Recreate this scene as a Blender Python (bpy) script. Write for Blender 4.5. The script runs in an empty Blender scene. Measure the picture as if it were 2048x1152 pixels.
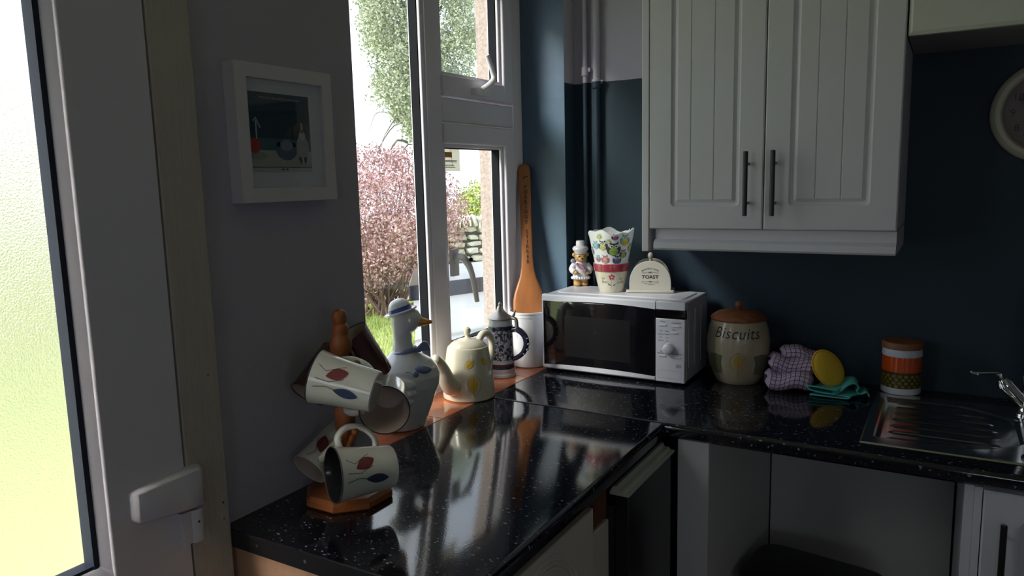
import bpy, bmesh, math, random
from mathutils import Vector, Matrix
from math import pi, sin, cos, radians as RAD
random.seed(7)
C = bpy.context.scene
COL = C.collection

# ------------------------------------------------------------ camera, world, light
cam_d = bpy.data.cameras.new('camera'); cam = bpy.data.objects.new('camera', cam_d); COL.objects.link(cam)
cam_d.sensor_width = 36; cam_d.lens = 26.117; cam_d.clip_start = .02
_r = Vector((.86271624, .50511364, -.02410186)); _u = Vector((-.05133423, .13489315, .9895295)); _f = Vector((-.50307602, .85244592, -.14230413))
M = Matrix((( _r.x, _u.x, -_f.x, 1.10945764), (_r.y, _u.y, -_f.y, -2.32442142), (_r.z, _u.z, -_f.z, 1.50790942), (0, 0, 0, 1)))
cam.matrix_world = M
C.camera = cam
C.view_settings.view_transform = 'Standard'; C.view_settings.look = 'None'
C.view_settings.gamma = 1; C.view_settings.use_curve_mapping = False
C.view_settings.exposure = 0.35
w = bpy.data.worlds.new('overcast sky'); C.world = w; w.use_nodes = True
wn = w.node_tree.nodes; wl = w.node_tree.links
bg = wn['Background']; bg.inputs['Strength'].default_value = 2.0
tc = wn.new('ShaderNodeTexCoord'); ns = wn.new('ShaderNodeTexNoise'); ns.inputs['Scale'].default_value = 2.2; ns.inputs['Detail'].default_value = 4
cr = wn.new('ShaderNodeValToRGB'); cr.color_ramp.elements[0].position = .35; cr.color_ramp.elements[0].color = (.60, .70, .88, 1)
cr.color_ramp.elements[1].position = .62; cr.color_ramp.elements[1].color = (.90, .945, 1, 1)
wl.new(tc.outputs['Generated'], ns.inputs['Vector']); wl.new(ns.outputs['Fac'], cr.inputs['Fac']); wl.new(cr.outputs['Color'], bg.inputs['Color'])
sun_d = bpy.data.lights.new('hazy_sun', 'SUN'); sun_d.energy = 6.0; sun_d.angle = RAD(22); sun_d.color = (1, .95, .86)
sun = bpy.data.objects.new('hazy_sun', sun_d); COL.objects.link(sun)
sun.rotation_euler = Vector((.42, .66, -.56)).to_track_quat('-Z', 'Y').to_euler()
def portal(name, loc, rot, sx, sy):
    d = bpy.data.lights.new(name, 'AREA'); d.shape = 'RECTANGLE'; d.size = sx; d.size_y = sy; d.cycles.is_portal = True
    o = bpy.data.objects.new(name, d); COL.objects.link(o); o.location = loc; o.rotation_euler = rot
portal('window_portal', (-.31, -.58, 1.58), (0, RAD(-90), 0), 1.3, 1.0)
portal('rear_window_portal', (1.7, -4.85, 1.43), (RAD(90), 0, 0), .9, .85)
portal('added_window_portal', (3.15, -3.5, 1.55), (0, RAD(90), 0), .7, .8)  # portal of the added side window
portal('door_portal', (-.31, -2.03, 1.05), (0, RAD(-90), 0), 2.1, .9)

# ------------------------------------------------------------ materials
MATS = {}
def new_mat(name):
    m = bpy.data.materials.new(name); m.use_nodes = True
    return m, m.node_tree.nodes, m.node_tree.links, m.node_tree.nodes['Principled BSDF']
def pm(name, col, rough=.5, metal=0, coat=0, noise=0, nscale=30, bump=0, bscale=200, spec=.5, stretch=None, col2=None, sss=0, trans=0):
    if name in MATS: return MATS[name]
    m, n, l, b = new_mat(name)
    c4 = (*col, 1)
    b.inputs['Base Color'].default_value = c4; b.inputs['Roughness'].default_value = rough; b.inputs['Metallic'].default_value = metal
    b.inputs['Specular IOR Level'].default_value = spec
    if coat: b.inputs['Coat Weight'].default_value = coat; b.inputs['Coat Roughness'].default_value = .06
    if noise or bump:
        t = n.new('ShaderNodeTexCoord'); mp = n.new('ShaderNodeMapping'); l.new(t.outputs['Object'], mp.inputs['Vector'])
        if stretch: mp.inputs['Scale'].default_value = stretch
    if noise:
        x = n.new('ShaderNodeTexNoise'); x.inputs['Scale'].default_value = nscale; x.inputs['Detail'].default_value = 5
        r = n.new('ShaderNodeValToRGB'); r.color_ramp.elements[0].position = .3; r.color_ramp.elements[1].position = .7
        lo = col2 or tuple(c * (1 - noise) for c in col)
        r.color_ramp.elements[0].color = (*lo, 1); r.color_ramp.elements[1].color = c4
        l.new(mp.outputs['Vector'], x.inputs['Vector']); l.new(x.outputs['Fac'], r.inputs['Fac']); l.new(r.outputs['Color'], b.inputs['Base Color'])
    if bump:
        x = n.new('ShaderNodeTexNoise'); x.inputs['Scale'].default_value = bscale; x.inputs['Detail'].default_value = 3
        bb = n.new('ShaderNodeBump'); bb.inputs['Strength'].default_value = bump; bb.inputs['Distance'].default_value = .002
        l.new(mp.outputs['Vector'], x.inputs['Vector']); l.new(x.outputs['Fac'], bb.inputs['Height']); l.new(bb.outputs['Normal'], b.inputs['Normal'])
    MATS[name] = m; return m
LAV = (.46, .425, .50); NAVY = (.024, .045, .068)
lav = pm('lavender_grey_paint', LAV, .7, bump=.25, bscale=120, noise=.06, nscale=3)
navy = pm('navy_paint_lit', (.085, .145, .215), .38, bump=.5, bscale=25, noise=.12, nscale=6)  # reveal copy of the navy, lightened to carry the bright window sheen
def split_paint():
    m, n, l, b = new_mat('two_tone_paint')
    g = n.new('ShaderNodeNewGeometry'); s = n.new('ShaderNodeSeparateXYZ'); l.new(g.outputs['Position'], s.inputs[0])
    nz = n.new('ShaderNodeTexNoise'); nz.inputs['Scale'].default_value = 9; l.new(g.outputs['Position'], nz.inputs['Vector'])
    ma = n.new('ShaderNodeMath'); ma.operation = 'MULTIPLY_ADD'; ma.inputs[1].default_value = .008; l.new(nz.outputs['Fac'], ma.inputs[0]); l.new(s.outputs['Z'], ma.inputs[2])
    cm = n.new('ShaderNodeMath'); cm.operation = 'GREATER_THAN'; cm.inputs[1].default_value = 1.828; l.new(ma.outputs[0], cm.inputs[0])
    mx = n.new('ShaderNodeMix'); mx.data_type = 'RGBA'; mx.inputs['A'].default_value = (*NAVY, 1); mx.inputs['B'].default_value = (*LAV, 1)
    l.new(cm.outputs[0], mx.inputs['Factor']); l.new(mx.outputs['Result'], b.inputs['Base Color']); b.inputs['Roughness'].default_value = .5; b.inputs['Specular IOR Level'].default_value = .3
    x = n.new('ShaderNodeTexNoise'); x.inputs['Scale'].default_value = 30; bb = n.new('ShaderNodeBump'); bb.inputs['Strength'].default_value = .4; bb.inputs['Distance'].default_value = .002
    l.new(g.outputs['Position'], x.inputs['Vector']); l.new(x.outputs['Fac'], bb.inputs['Height']); l.new(bb.outputs['Normal'], b.inputs['Normal'])
    return m
split = split_paint()
upvc = pm('white_upvc', (.73, .69, .76), .28)
gasket = pm('black_rubber', (.008, .009, .013), .8, spec=.15)
cabw = pm('white_cabinet_foil', (.70, .68, .73), .42)
creamd = pm('cream_cabinet', (.74, .66, .58), .45)
architrave_m = pm('cream_painted_wood', (.54, .475, .42), .55, noise=.10, nscale=14, stretch=(6, 14, .6), bump=.3, bscale=30)
ceilm = pm('white_ceiling', (.80, .79, .80), .9)
floorm = pm('vinyl_floor', (.20, .17, .15), .4, noise=.3, nscale=8)
def worktop_mat():
    m, n, l, b = new_mat('black_flecked_laminate')
    t = n.new('ShaderNodeTexCoord')
    mixc = None
    def flecks(scale, thr, rot, stretch, thr_k=.6):
        mp = n.new('ShaderNodeMapping'); mp.inputs['Rotation'].default_value = (0, 0, rot); mp.inputs['Scale'].default_value = stretch
        l.new(t.outputs['Object'], mp.inputs['Vector'])
        nz = n.new('ShaderNodeTexNoise'); nz.inputs['Scale'].default_value = scale * 1.7; nz.inputs['Detail'].default_value = 2
        l.new(mp.outputs['Vector'], nz.inputs['Vector'])
        va = n.new('ShaderNodeVectorMath'); va.operation = 'MULTIPLY_ADD'; va.inputs[1].default_value = (.012,) * 3
        l.new(nz.outputs['Color'], va.inputs[0]); l.new(mp.outputs['Vector'], va.inputs[2])
        v = n.new('ShaderNodeTexVoronoi'); v.inputs['Scale'].default_value = scale; v.inputs['Randomness'].default_value = 1
        l.new(va.outputs[0], v.inputs['Vector'])
        sp = n.new('ShaderNodeSeparateColor'); l.new(v.outputs['Color'], sp.inputs[0])
        r = n.new('ShaderNodeMapRange'); r.inputs['From Min'].default_value = thr; r.inputs['From Max'].default_value = thr * .6
        l.new(v.outputs['Distance'], r.inputs['Value'])
        k = n.new('ShaderNodeMath'); k.operation = 'GREATER_THAN'; k.inputs[1].default_value = thr_k; l.new(sp.outputs[0], k.inputs[0])
        mu = n.new('ShaderNodeMath'); mu.operation = 'MULTIPLY'; l.new(k.outputs[0], mu.inputs[0]); l.new(r.outputs[0], mu.inputs[1])
        return mu.outputs[0]
    a = flecks(66, .21, .5, (1, 1.8, 1), .5); c = flecks(34, .16, -.6, (1, 2.2, 1), .66); d = flecks(140, .24, 1, (1, 1.4, 1), .5)
    m1 = n.new('ShaderNodeMath'); m1.operation = 'MAXIMUM'; l.new(a, m1.inputs[0]); l.new(c, m1.inputs[1])
    m2 = n.new('ShaderNodeMath'); m2.operation = 'MULTIPLY_ADD'; m2.inputs[1].default_value = .35; m2.use_clamp = True; l.new(d, m2.inputs[0]); l.new(m1.outputs[0], m2.inputs[2])
    mx = n.new('ShaderNodeMix'); mx.data_type = 'RGBA'; mx.inputs['A'].default_value = (.006, .006, .010, 1); mx.inputs['B'].default_value = (.20, .23, .30, 1)
    l.new(m2.outputs[0], mx.inputs['Factor']); l.new(mx.outputs['Result'], b.inputs['Base Color'])
    b.inputs['Roughness'].default_value = .08; b.inputs['Specular IOR Level'].default_value = .85
    nz = n.new('ShaderNodeTexNoise'); nz.inputs['Scale'].default_value = 260; bb = n.new('ShaderNodeBump'); bb.inputs['Strength'].default_value = .10; bb.inputs['Distance'].default_value = .0004
    l.new(t.outputs['Object'], nz.inputs['Vector']); l.new(nz.outputs['Fac'], bb.inputs['Height']); l.new(bb.outputs['Normal'], b.inputs['Normal'])
    return m
blackl = worktop_mat()
def glass_mat(name, tint=(1, 1, 1), extra=.0):
    m = bpy.data.materials.new(name); m.use_nodes = True; n = m.node_tree.nodes; l = m.node_tree.links; n.remove(n['Principled BSDF'])
    tr = n.new('ShaderNodeBsdfTransparent'); tr.inputs['Color'].default_value = (*tint, 1); gl = n.new('ShaderNodeBsdfGlossy'); gl.inputs['Roughness'].default_value = .02
    lw = n.new('ShaderNodeLayerWeight'); lw.inputs['Blend'].default_value = .5
    pw_ = n.new('ShaderNodeMath'); pw_.operation = 'POWER'; pw_.inputs[1].default_value = 5; l.new(lw.outputs['Facing'], pw_.inputs[0])
    fr = n.new('ShaderNodeMath'); fr.operation = 'MULTIPLY_ADD'; fr.inputs[1].default_value = .9; fr.inputs[2].default_value = extra or .035; l.new(pw_.outputs[0], fr.inputs[0])
    mx = n.new('ShaderNodeMixShader'); l.new(fr.outputs[0], mx.inputs[0]); l.new(tr.outputs[0], mx.inputs[1]); l.new(gl.outputs[0], mx.inputs[2])
    l.new(mx.outputs[0], n['Material Output'].inputs['Surface']); return m
glass = glass_mat('clear_glass', (.97, .985, .98))
def frosted():
    m = bpy.data.materials.new('stippled_glass'); m.use_nodes = True; n = m.node_tree.nodes; l = m.node_tree.links; n.remove(n['Principled BSDF'])
    rf = n.new('ShaderNodeBsdfRefraction'); rf.inputs['Roughness'].default_value = .34; rf.inputs['IOR'].default_value = 1.35
    tl = n.new('ShaderNodeBsdfTranslucent'); tl.inputs['Color'].default_value = (.95, .97, .95, 1)
    t = n.new('ShaderNodeTexCoord'); v = n.new('ShaderNodeTexNoise'); v.inputs['Scale'].default_value = 330; v.inputs['Detail'].default_value = 2; l.new(t.outputs['Object'], v.inputs['Vector'])
    bb = n.new('ShaderNodeBump'); bb.inputs['Strength'].default_value = .9; bb.inputs['Distance'].default_value = .003; l.new(v.outputs['Fac'], bb.inputs['Height'])
    l.new(bb.outputs['Normal'], rf.inputs['Normal']); l.new(bb.outputs['Normal'], tl.inputs['Normal'])
    mx = n.new('ShaderNodeMixShader'); mx.inputs[0].default_value = .10; rf.inputs['Color'].default_value = (.88, .88, .86, 1); l.new(rf.outputs[0], mx.inputs[1]); l.new(tl.outputs[0], mx.inputs[2])
    l.new(mx.outputs[0], n['Material Output'].inputs['Surface']); return m
frost = frosted()
terracotta = pm('terracotta_glaze', (.78, .22, .075), .12, noise=.45, nscale=14, coat=.5, bump=.2, bscale=40)
grout = pm('grout', (.35, .22, .15), .8)
steel = pm('brushed_steel', (.62, .62, .61), .16, metal=1)
chrome = pm('chrome', (.75, .76, .78), .06, metal=1)
darkmetal = pm('dark_bar_handle', (.05, .045, .05), .3, metal=.7)
woodo = pm('orange_wood', (.40, .15, .05), .35, noise=.35, nscale=10, stretch=(3, 3, .5))
woodtree = pm('varnished_pine', (.36, .11, .03), .4, noise=.4, nscale=16, stretch=(1, 1, .4))
woodlid = pm('lid_wood', (.33, .115, .04), .5, noise=.4, nscale=22, stretch=(1, 6, 1))
chip = pm('pale_chipboard', (.62, .36, .22), .7, noise=.12, nscale=60)
china = pm('white_china', (.82, .82, .84), .12, coat=.6)
creamc = pm('cream_glaze', (.80, .74, .58), .16, coat=.6, noise=.08, nscale=7)
mugc = pm('mug_glaze', (.66, .66, .60), .14, coat=.6)
mugin = pm('mug_inside', (.62, .50, .42), .2, coat=.5)
mugin_dark = pm('mug_inside_black', (.012, .012, .014), .15)
mugshade = pm('mug_red_shadow', (.10, .035, .03), .2, coat=.5)  # deep shadow and red tulips of the rear mugs, put into one colour
blue = pm('blue_glaze', (.05, .09, .34), .2, coat=.5)
bluegrey = pm('blue_grey_glaze', (.22, .27, .46), .25, coat=.4)
beakm = pm('orange_glaze', (.72, .28, .03), .2, coat=.4)
black = pm('black_print', (.012, .012, .014), .5)
yellowleaf = pm('yellow_leaf_print', (.78, .52, .05), .3)
leafline = pm('olive_line_print', (.28, .24, .07), .4)
blackgl = pm('black_gloss', (.005, .005, .007), .05, coat=.4)
mwwhite = pm('microwave_white', (.72, .73, .80), .3)
greyprint = pm('grey_print', (.22, .22, .26), .6)
stone_ms = [pm('stone_a', (.78, .73, .63), .9, noise=.35, nscale=14), pm('stone_b', (.62, .57, .48), .9, noise=.35, nscale=11), pm('stone_c', (.85, .82, .74), .9, noise=.3, nscale=17), pm('stone_d', (.68, .60, .45), .9, noise=.35, nscale=9)]

# ------------------------------------------------------------ mesh helpers
ROOTM = {}
def frame_from(axis, up=None):
    z = Vector(axis).normalized(); a = Vector(up) if up else (Vector((0, 0, 1)) if abs(z.z) < .9 else Vector((1, 0, 0)))
    x = a.cross(z).normalized(); y = z.cross(x)
    return Matrix((x, y, z)).transposed()
class MB:
    def __init__(s): s.v = []; s.f = []; s.mi = []; s.uv = {}
    def add(s, vs, fs, m=0):
        o = len(s.v); s.v += [Vector(v) for v in vs]; s.f += [[i + o for i in f] for f in fs]; s.mi += [m] * len(fs); return s
    def box(s, x0, x1, y0, y1, z0, z1, m=0):
        vs = [(x, y, z) for z in (z0, z1) for y in (y0, y1) for x in (x0, x1)]
        return s.add(vs, [(0, 2, 3, 1), (4, 5, 7, 6), (0, 1, 5, 4), (2, 6, 7, 3), (0, 4, 6, 2), (1, 3, 7, 5)], m)
    def rings(s, rs, m=0, cap0=True, cap1=True, closed=False):
        n = len(rs[0]); vs = [p for r in rs for p in r]; fs = []
        k = len(rs)
        for i in range(k if closed else k - 1):
            a, b = i * n, ((i + 1) % k) * n
            for j in range(n): fs.append((a + j, a + (j + 1) % n, b + (j + 1) % n, b + j))
        if not closed:
            if cap0: fs.append(tuple(range(n))[::-1])
            if cap1: fs.append(tuple(range((k - 1) * n, k * n)))
        return s.add(vs, fs, m)
    def lathe(s, prof, c=(0, 0, 0), axis=(0, 0, 1), seg=40, m=0, cap0=True, cap1=True, a0=0, sx=1, sy=1):
        F = frame_from(axis) if tuple(axis) != (0, 0, 1) else Matrix.Identity(3); c = Vector(c)
        return s.rings([[c + F @ Vector((max(r, 1e-5) * cos(a0 + 2 * pi * j / seg) * sx, max(r, 1e-5) * sin(a0 + 2 * pi * j / seg) * sy, z)) for j in range(seg)] for r, z in prof], m, cap0, cap1)
    def tube(s, pts, rad, seg=12, m=0, flat=1.0, smooth_n=0, closed=False):
        pts = [Vector(p) for p in pts]
        if not hasattr(rad, '__len__'): rad = [rad] * len(pts)
        if smooth_n:
            P = []; R_ = []
            for i in range(len(pts) - 1):
                p0 = pts[max(i - 1, 0)]; p1 = pts[i]; p2 = pts[i + 1]; p3 = pts[min(i + 2, len(pts) - 1)]
                for k in range(smooth_n):
                    t = k / smooth_n
                    P.append(.5 * ((2 * p1) + (p2 - p0) * t + (2 * p0 - 5 * p1 + 4 * p2 - p3) * t * t + (3 * p1 - p0 - 3 * p2 + p3) * t ** 3)); R_.append(rad[i] * (1 - t) + rad[i + 1] * t)
            P.append(pts[-1]); R_.append(rad[-1]); pts, rad = P, R_
        rs = []; nrm = None
        for i, p in enumerate(pts):
            t = (pts[min(i + 1, len(pts) - 1)] - pts[max(i - 1, 0)]).normalized()
            if nrm is None:
                a = Vector((0, 0, 1)) if abs(t.z) < .9 else Vector((1, 0, 0)); nrm = a.cross(t).normalized()
            nrm = (nrm - t * nrm.dot(t)).normalized(); b = t.cross(nrm)
            rs.append([p + nrm * cos(2 * pi * j / seg) * rad[i] + b * sin(2 * pi * j / seg) * rad[i] * flat for j in range(seg)])
        return s.rings(rs, m)
    def ellip(s, c, r, seg=20, nr=12, m=0, F=None):
        c = Vector(c); F = F or Matrix.Identity(3); rs = []
        for i in range(nr + 1):
            th = pi * i / nr; st = max(sin(th), .002)
            rs.append([c + F @ Vector((r[0] * st * cos(2 * pi * j / seg), r[1] * st * sin(2 * pi * j / seg), -r[2] * cos(th))) for j in range(seg)])
        return s.rings(rs, m)
    def loft(s, secs, seg=32, m=0, dir=(1, 0)):
        d = Vector((dir[0], dir[1], 0)).normalized(); q = Vector((-d.y, d.x, 0)); rs = []
        for (cx, cy, z, ru, rv, off) in secs:
            c = Vector((cx, cy, z)) + d * off
            rs.append([c + d * ru * cos(2 * pi * j / seg) + q * rv * sin(2 * pi * j / seg) for j in range(seg)])
        return s.rings(rs, m)
    def prism(s, poly, h0, h1, F=None, o=(0, 0, 0), m=0):
        F = F or Matrix.Identity(3); o = Vector(o)
        return s.rings([[o + F @ Vector((x, y, h)) for x, y in poly] for h in (h0, h1)], m)
    def xf(s, Mx): s.v = [Mx @ v for v in s.v]; return s
    def build(s, name, mats, parent=None, smooth=False, bevel=0, sub=0, angle=35, world=True, uv=None):
        vs = s.v
        if parent is not None and world:
            Mi = ROOTM[parent.name].inverted(); vs = [Mi @ v for v in vs]
        me = bpy.data.meshes.new(name); me.from_pydata([tuple(v) for v in vs], [], s.f)
        if not isinstance(mats, (list, tuple)): mats = [mats]
        for mt in mats: me.materials.append(mt)
        me.polygons.foreach_set('material_index', s.mi)
        bm = bmesh.new(); bm.from_mesh(me); bmesh.ops.recalc_face_normals(bm, faces=bm.faces); bm.to_mesh(me); bm.free()
        if smooth: me.shade_smooth()
        if smooth == 'auto': me.set_sharp_from_angle(angle=RAD(angle))
        o = bpy.data.objects.new(name, me); COL.objects.link(o)
        if parent is not None: o.parent = parent; ROOTM[o.name] = ROOTM[parent.name]
        else: ROOTM[o.name] = Matrix.Identity(4)
        if bevel:
            b = o.modifiers.new('bevel', 'BEVEL'); b.width = bevel; b.segments = 2; b.limit_method = 'ANGLE'; b.angle_limit = RAD(40)
            me.shade_smooth(); me.set_sharp_from_angle(angle=RAD(50))
        if sub:
            b = o.modifiers.new('sub', 'SUBSURF'); b.levels = sub; b.render_levels = sub; me.shade_smooth()
        return o
def tag(o, label=None, cat=None, group=None, kind=None):
    if label: o['label'] = label
    if cat: o['category'] = cat
    if group: o['group'] = group
    if kind: o['kind'] = kind
    return o
def root(name, loc, label=None, cat=None, group=None, kind=None, rz=0):
    o = bpy.data.objects.new(name, None); COL.objects.link(o); o.location = loc; o.rotation_euler = (0, 0, rz); o.empty_display_size = .03
    ROOTM[o.name] = Matrix.Translation(Vector(loc)) @ Matrix.Rotation(rz, 4, 'Z')
    return tag(o, label, cat, group, kind)
# flat print shapes, mapped onto a surface function
def ell(cx, cy, rx, ry, n=20, rot=0): return [(cx + rx * cos(2 * pi * i / n) * cos(rot) - ry * sin(2 * pi * i / n) * sin(rot), cy + rx * cos(2 * pi * i / n) * sin(rot) + ry * sin(2 * pi * i / n) * cos(rot)) for i in range(n)]
def leaf(cx, cy, L, W, rot=0, n=12):
    p = [(W * sin(pi * i / n) ** .8 * .5 * (1 - .25 * i / n), L * (i / n - .5)) for i in range(n + 1)] + [(-W * sin(pi * i / n) ** .8 * .5 * (1 - .25 * i / n), L * (i / n - .5)) for i in range(n - 1, 0, -1)]
    return [(cx + x * cos(rot) - y * sin(rot), cy + x * sin(rot) + y * cos(rot)) for x, y in p]
def line2(pts, w):
    a = []; b = []
    for i, p in enumerate(pts):
        q0 = pts[max(i - 1, 0)]; q1 = pts[min(i + 1, len(pts) - 1)]; dx, dy = q1[0] - q0[0], q1[1] - q0[1]; L = math.hypot(dx, dy) or 1
        a.append((p[0] - dy / L * w / 2, p[1] + dx / L * w / 2)); b.append((p[0] + dy / L * w / 2, p[1] - dx / L * w / 2))
    return a + b[::-1]
def ring2(pts, w):  # closed outline as list of quads
    out = []; n = len(pts); cx = sum(p[0] for p in pts) / n; cy = sum(p[1] for p in pts) / n
    def sh(p):
        d = math.hypot(p[0] - cx, p[1] - cy) or 1; k = (d - w) / d; return (cx + (p[0] - cx) * k, cy + (p[1] - cy) * k)
    for i in range(n):
        a, b = pts[i], pts[(i + 1) % n]; out.append([a, b, sh(b), sh(a)])
    return out
def decal(name, shapes, mat, surf, parent, step=.004):
    bm = bmesh.new()
    for sh in shapes:
        vs = [bm.verts.new((x, y, 0)) for x, y in sh]
        try: bm.faces.new(vs)
        except ValueError: pass
    bmesh.ops.triangulate(bm, faces=bm.faces)
    _fin(name, bm, mat, surf, parent, step)
def _fin(name, bm, mat, surf, parent, step):
    for _ in range(5):
        es = [e for e in bm.edges if e.calc_length() > step]
        if not es: break
        bmesh.ops.subdivide_edges(bm, edges=es, cuts=1); bmesh.ops.triangulate(bm, faces=bm.faces)
    Mi = ROOTM[parent.name].inverted()
    for v in bm.verts: v.co = Mi @ Vector(surf(v.co.x, v.co.y))
    me = bpy.data.meshes.new(name); bm.to_mesh(me); bm.free(); me.materials.append(mat)
    o = bpy.data.objects.new(name, me); COL.objects.link(o); o.parent = parent; ROOTM[o.name] = ROOTM[parent.name]; return o
def text(name, body, size, mat, surf, parent, shear=0, arc=None, step=.004, sx=1, off=0, spacing=1):
    cu = bpy.data.curves.new('t', 'FONT'); cu.body = body; cu.size = size; cu.align_x = 'CENTER'; cu.align_y = 'CENTER'; cu.shear = shear; cu.offset = off; cu.resolution_u = 3; cu.space_character = spacing
    ob = bpy.data.objects.new('t', cu); COL.objects.link(ob)
    me = bpy.data.meshes.new_from_object(ob.evaluated_get(bpy.context.evaluated_depsgraph_get())); bpy.data.objects.remove(ob); bpy.data.curves.remove(cu)
    bm = bmesh.new(); bm.from_mesh(me); bpy.data.meshes.remove(me); bmesh.ops.triangulate(bm, faces=bm.faces)
    for v in bm.verts:
        v.co.x *= sx
        if arc:
            R_ = arc; a = v.co.x / R_; rr = R_ + v.co.y; v.co.x = rr * sin(a); v.co.y = rr * cos(a) - R_
    return _fin(name, bm, mat, surf, parent, step)
def plane_surf(o, U, V, eps=.0006):
    o = Vector(o); U = Vector(U).normalized(); V = Vector(V).normalized(); N = U.cross(V).normalized()
    return lambda u, v: o + U * u + V * v + N * eps
def interp(prof, z):
    for (r0, z0), (r1, z1) in zip(prof, prof[1:]):
        if z0 <= z <= z1 and z1 > z0: return r0 + (r1 - r0) * (z - z0) / (z1 - z0)
    return prof[-1][0]
def lathe_surf(prof, c, ang, z0, eps=.0006, axis=None, F=None):
    r0 = interp(prof, z0); c = Vector(c)
    def f(u, v):
        z = z0 + v; r = interp(prof, z) + eps; a = ang + u / max(r0, .01); p = Vector((r * cos(a), r * sin(a), z))
        return c + (F @ p if F else p)
    return f
CAMP = Vector((1.109, -2.324, 1.508))
def to_cam(c): return math.atan2(CAMP.y - c[1], CAMP.x - c[0])

# ------------------------------------------------------------ room shell
H = 2.42
# left wall (window and door openings), thickness .3 outwards
m = MB()
m.box(-.3, 0, -4.9, -2.49, 0, H); m.box(-.3, 0, -2.49, -1.58, 2.12, H); m.box(-.3, 0, -1.58, -1.089, 0, H)
m.box(-.3, 0, -1.089, -.077, 0, .885); m.box(-.3, 0, -1.089, -.077, 2.27, H)
wl_ = m.build('wall_left', [lav]); tag(wl_, kind='structure')
m = MB(); m.box(-.3, 0, -.077, .0, 0, H); o = m.build('wall_left', [split, navy], wl_); o.name = 'wall_return'
for p in o.data.polygons:
    if p.normal.y < -.5: p.material_index = 1
m = MB(); m.box(-.30, -.217, -.135, -.078, .8, 2.27); m.box(-.30, -.217, -1.088, -1.05, .8, 2.27)
o = m.build('outer_reveal', pm('pebbledash', (.42, .34, .31), .95, noise=.35, nscale=90, bump=1, bscale=160), wl_)
m = MB(); m.box(-.3, 3.3, 0, .12, 0, H); tag(m.build('wall_back', split), kind='structure')
m = MB(); m.box(3.2, 3.3, -4.9, -3.9, 0, H); m.box(3.2, 3.3, -3.1, 0, 0, H); m.box(3.2, 3.3, -3.9, -3.1, 0, 1.2); m.box(3.2, 3.3, -3.9, -3.1, 1.9, H); tag(m.build('wall_right', lav), kind='structure')
r3 = root('added_side_window', (3.25, -3.5, 1.0), kind='structure'); m = MB()  # unseen window, added only to brighten the left wall
for a in ((-3.9, -3.84, 1.2, 1.9), (-3.16, -3.1, 1.2, 1.9), (-3.84, -3.16, 1.2, 1.26), (-3.84, -3.16, 1.84, 1.9)): m.box(3.22, 3.28, *a)
m.build('window_frame', upvc, r3); MB().box(3.248, 3.252, -3.84, -3.16, 1.26, 1.84).build('pane', glass, r3)
m = MB(); m.box(0, 1.25, -5.0, -4.9, 0, H); m.box(2.15, 3.2, -5.0, -4.9, 0, H); m.box(1.25, 2.15, -5.0, -4.9, 0, 1.0); m.box(1.25, 2.15, -5.0, -4.9, 1.87, H)
tag(m.build('wall_rear', lav), kind='structure')
m = MB(); m.box(-.3, 3.3, -5, .12, -.1, 0); tag(m.build('floor', floorm), kind='structure')
m = MB(); m.box(-.3, 3.3, -5, .12, H, H + .1); tag(m.build('ceiling', ceilm), kind='structure')
# rear window frame
r2 = root('window_2', (1.7, -4.95, .95), kind='structure')
m = MB()
for a in ((1.25, 1.31, 1.0, 1.87), (2.09, 2.15, 1.0, 1.87), (1.31, 2.09, 1.0, 1.06), (1.31, 2.09, 1.81, 1.87), (1.78, 1.83, 1.06, 1.81)): m.box(a[0], a[1], -4.98, -4.92, a[2], a[3])
m.build('window_frame', upvc, r2)
m = MB().box(1.31, 2.09, -4.955, -4.95, 1.06, 1.81); m.build('pane', glass, r2)

# sill tiles
sr = root('window_sill', (0, -.58, .885), kind='structure'); 
MB().box(-.16, -.0005, -1.089, -.077, .885, .894).build('grout_bed', grout, sr)
yy = -1.0885
for k, (a, b) in enumerate([(-1.088, -.963), (-.961, -.811), (-.809, -.659), (-.657, -.507), (-.505, -.355), (-.353, -.203), (-.201, -.078)]):
    MB().box(-.159, -.0025, a, b, .893, .900).build('tile', terracotta, sr, bevel=.0012)

# ------------------------------------------------------------ window_1
X1 = -.16; X0 = -.216
wr = root('window_1', (-.16, -.58, .9), kind='structure')
f = MB()
f.box(X0, X1, -1.089, -1.04, .9, 2.27); f.box(X0, X1, -.14, -.077, .9, 2.27)         # jambs
f.box(X0, X1, -1.04, -.14, .9, .952); f.box(X0, X1, -1.04, -.14, 2.20, 2.27)           # bottom, head
f.build('window_frame', upvc, wr, bevel=.004)
MB().box(X0, X1 + .002, -.616, -.545, .952, 2.20).build('mullion', upvc, wr, bevel=.004)
MB().box(X0, X1, -.545, -.14, 1.682, 1.752).build('transom', upvc, wr, bevel=.004)
# fixed left light: beads, gasket, glass
def glazing(y0, y1, z0, z1, par, bw=.016):
    b = MB(); g = MB(); xa, xb = -.172, -.161
    for (m_, w0, x0, x1) in ((b, 0, -.171, X1 - .001), (g, .002, -.198, -.171)):
        w = bw + w0
        m_.box(x0, x1, y0, y0 + w, z0, z1); m_.box(x0, x1, y1 - w, y1, z0, z1); m_.box(x0, x1, y0 + w, y1 - w, z0, z0 + w); m_.box(x0, x1, y0 + w, y1 - w, z1 - w, z1)
    b.build('glazing_bead', upvc, par, bevel=.003); g.build('gasket', gasket, par)
    MB().box(-.206, -.201, y0 + .002, y1 - .002, z0 + .002, z1 - .002).build('pane', glass, par)
    sp = MB(); w = bw + .004
    for q in ((y0 + w, y0 + w + .003, z0 + w, z1 - w), (y1 - w - .003, y1 - w, z0 + w, z1 - w)): sp.box(-.199, -.193, *q)
glazing(-1.04, -.616, .952, 2.20, wr)
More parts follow.
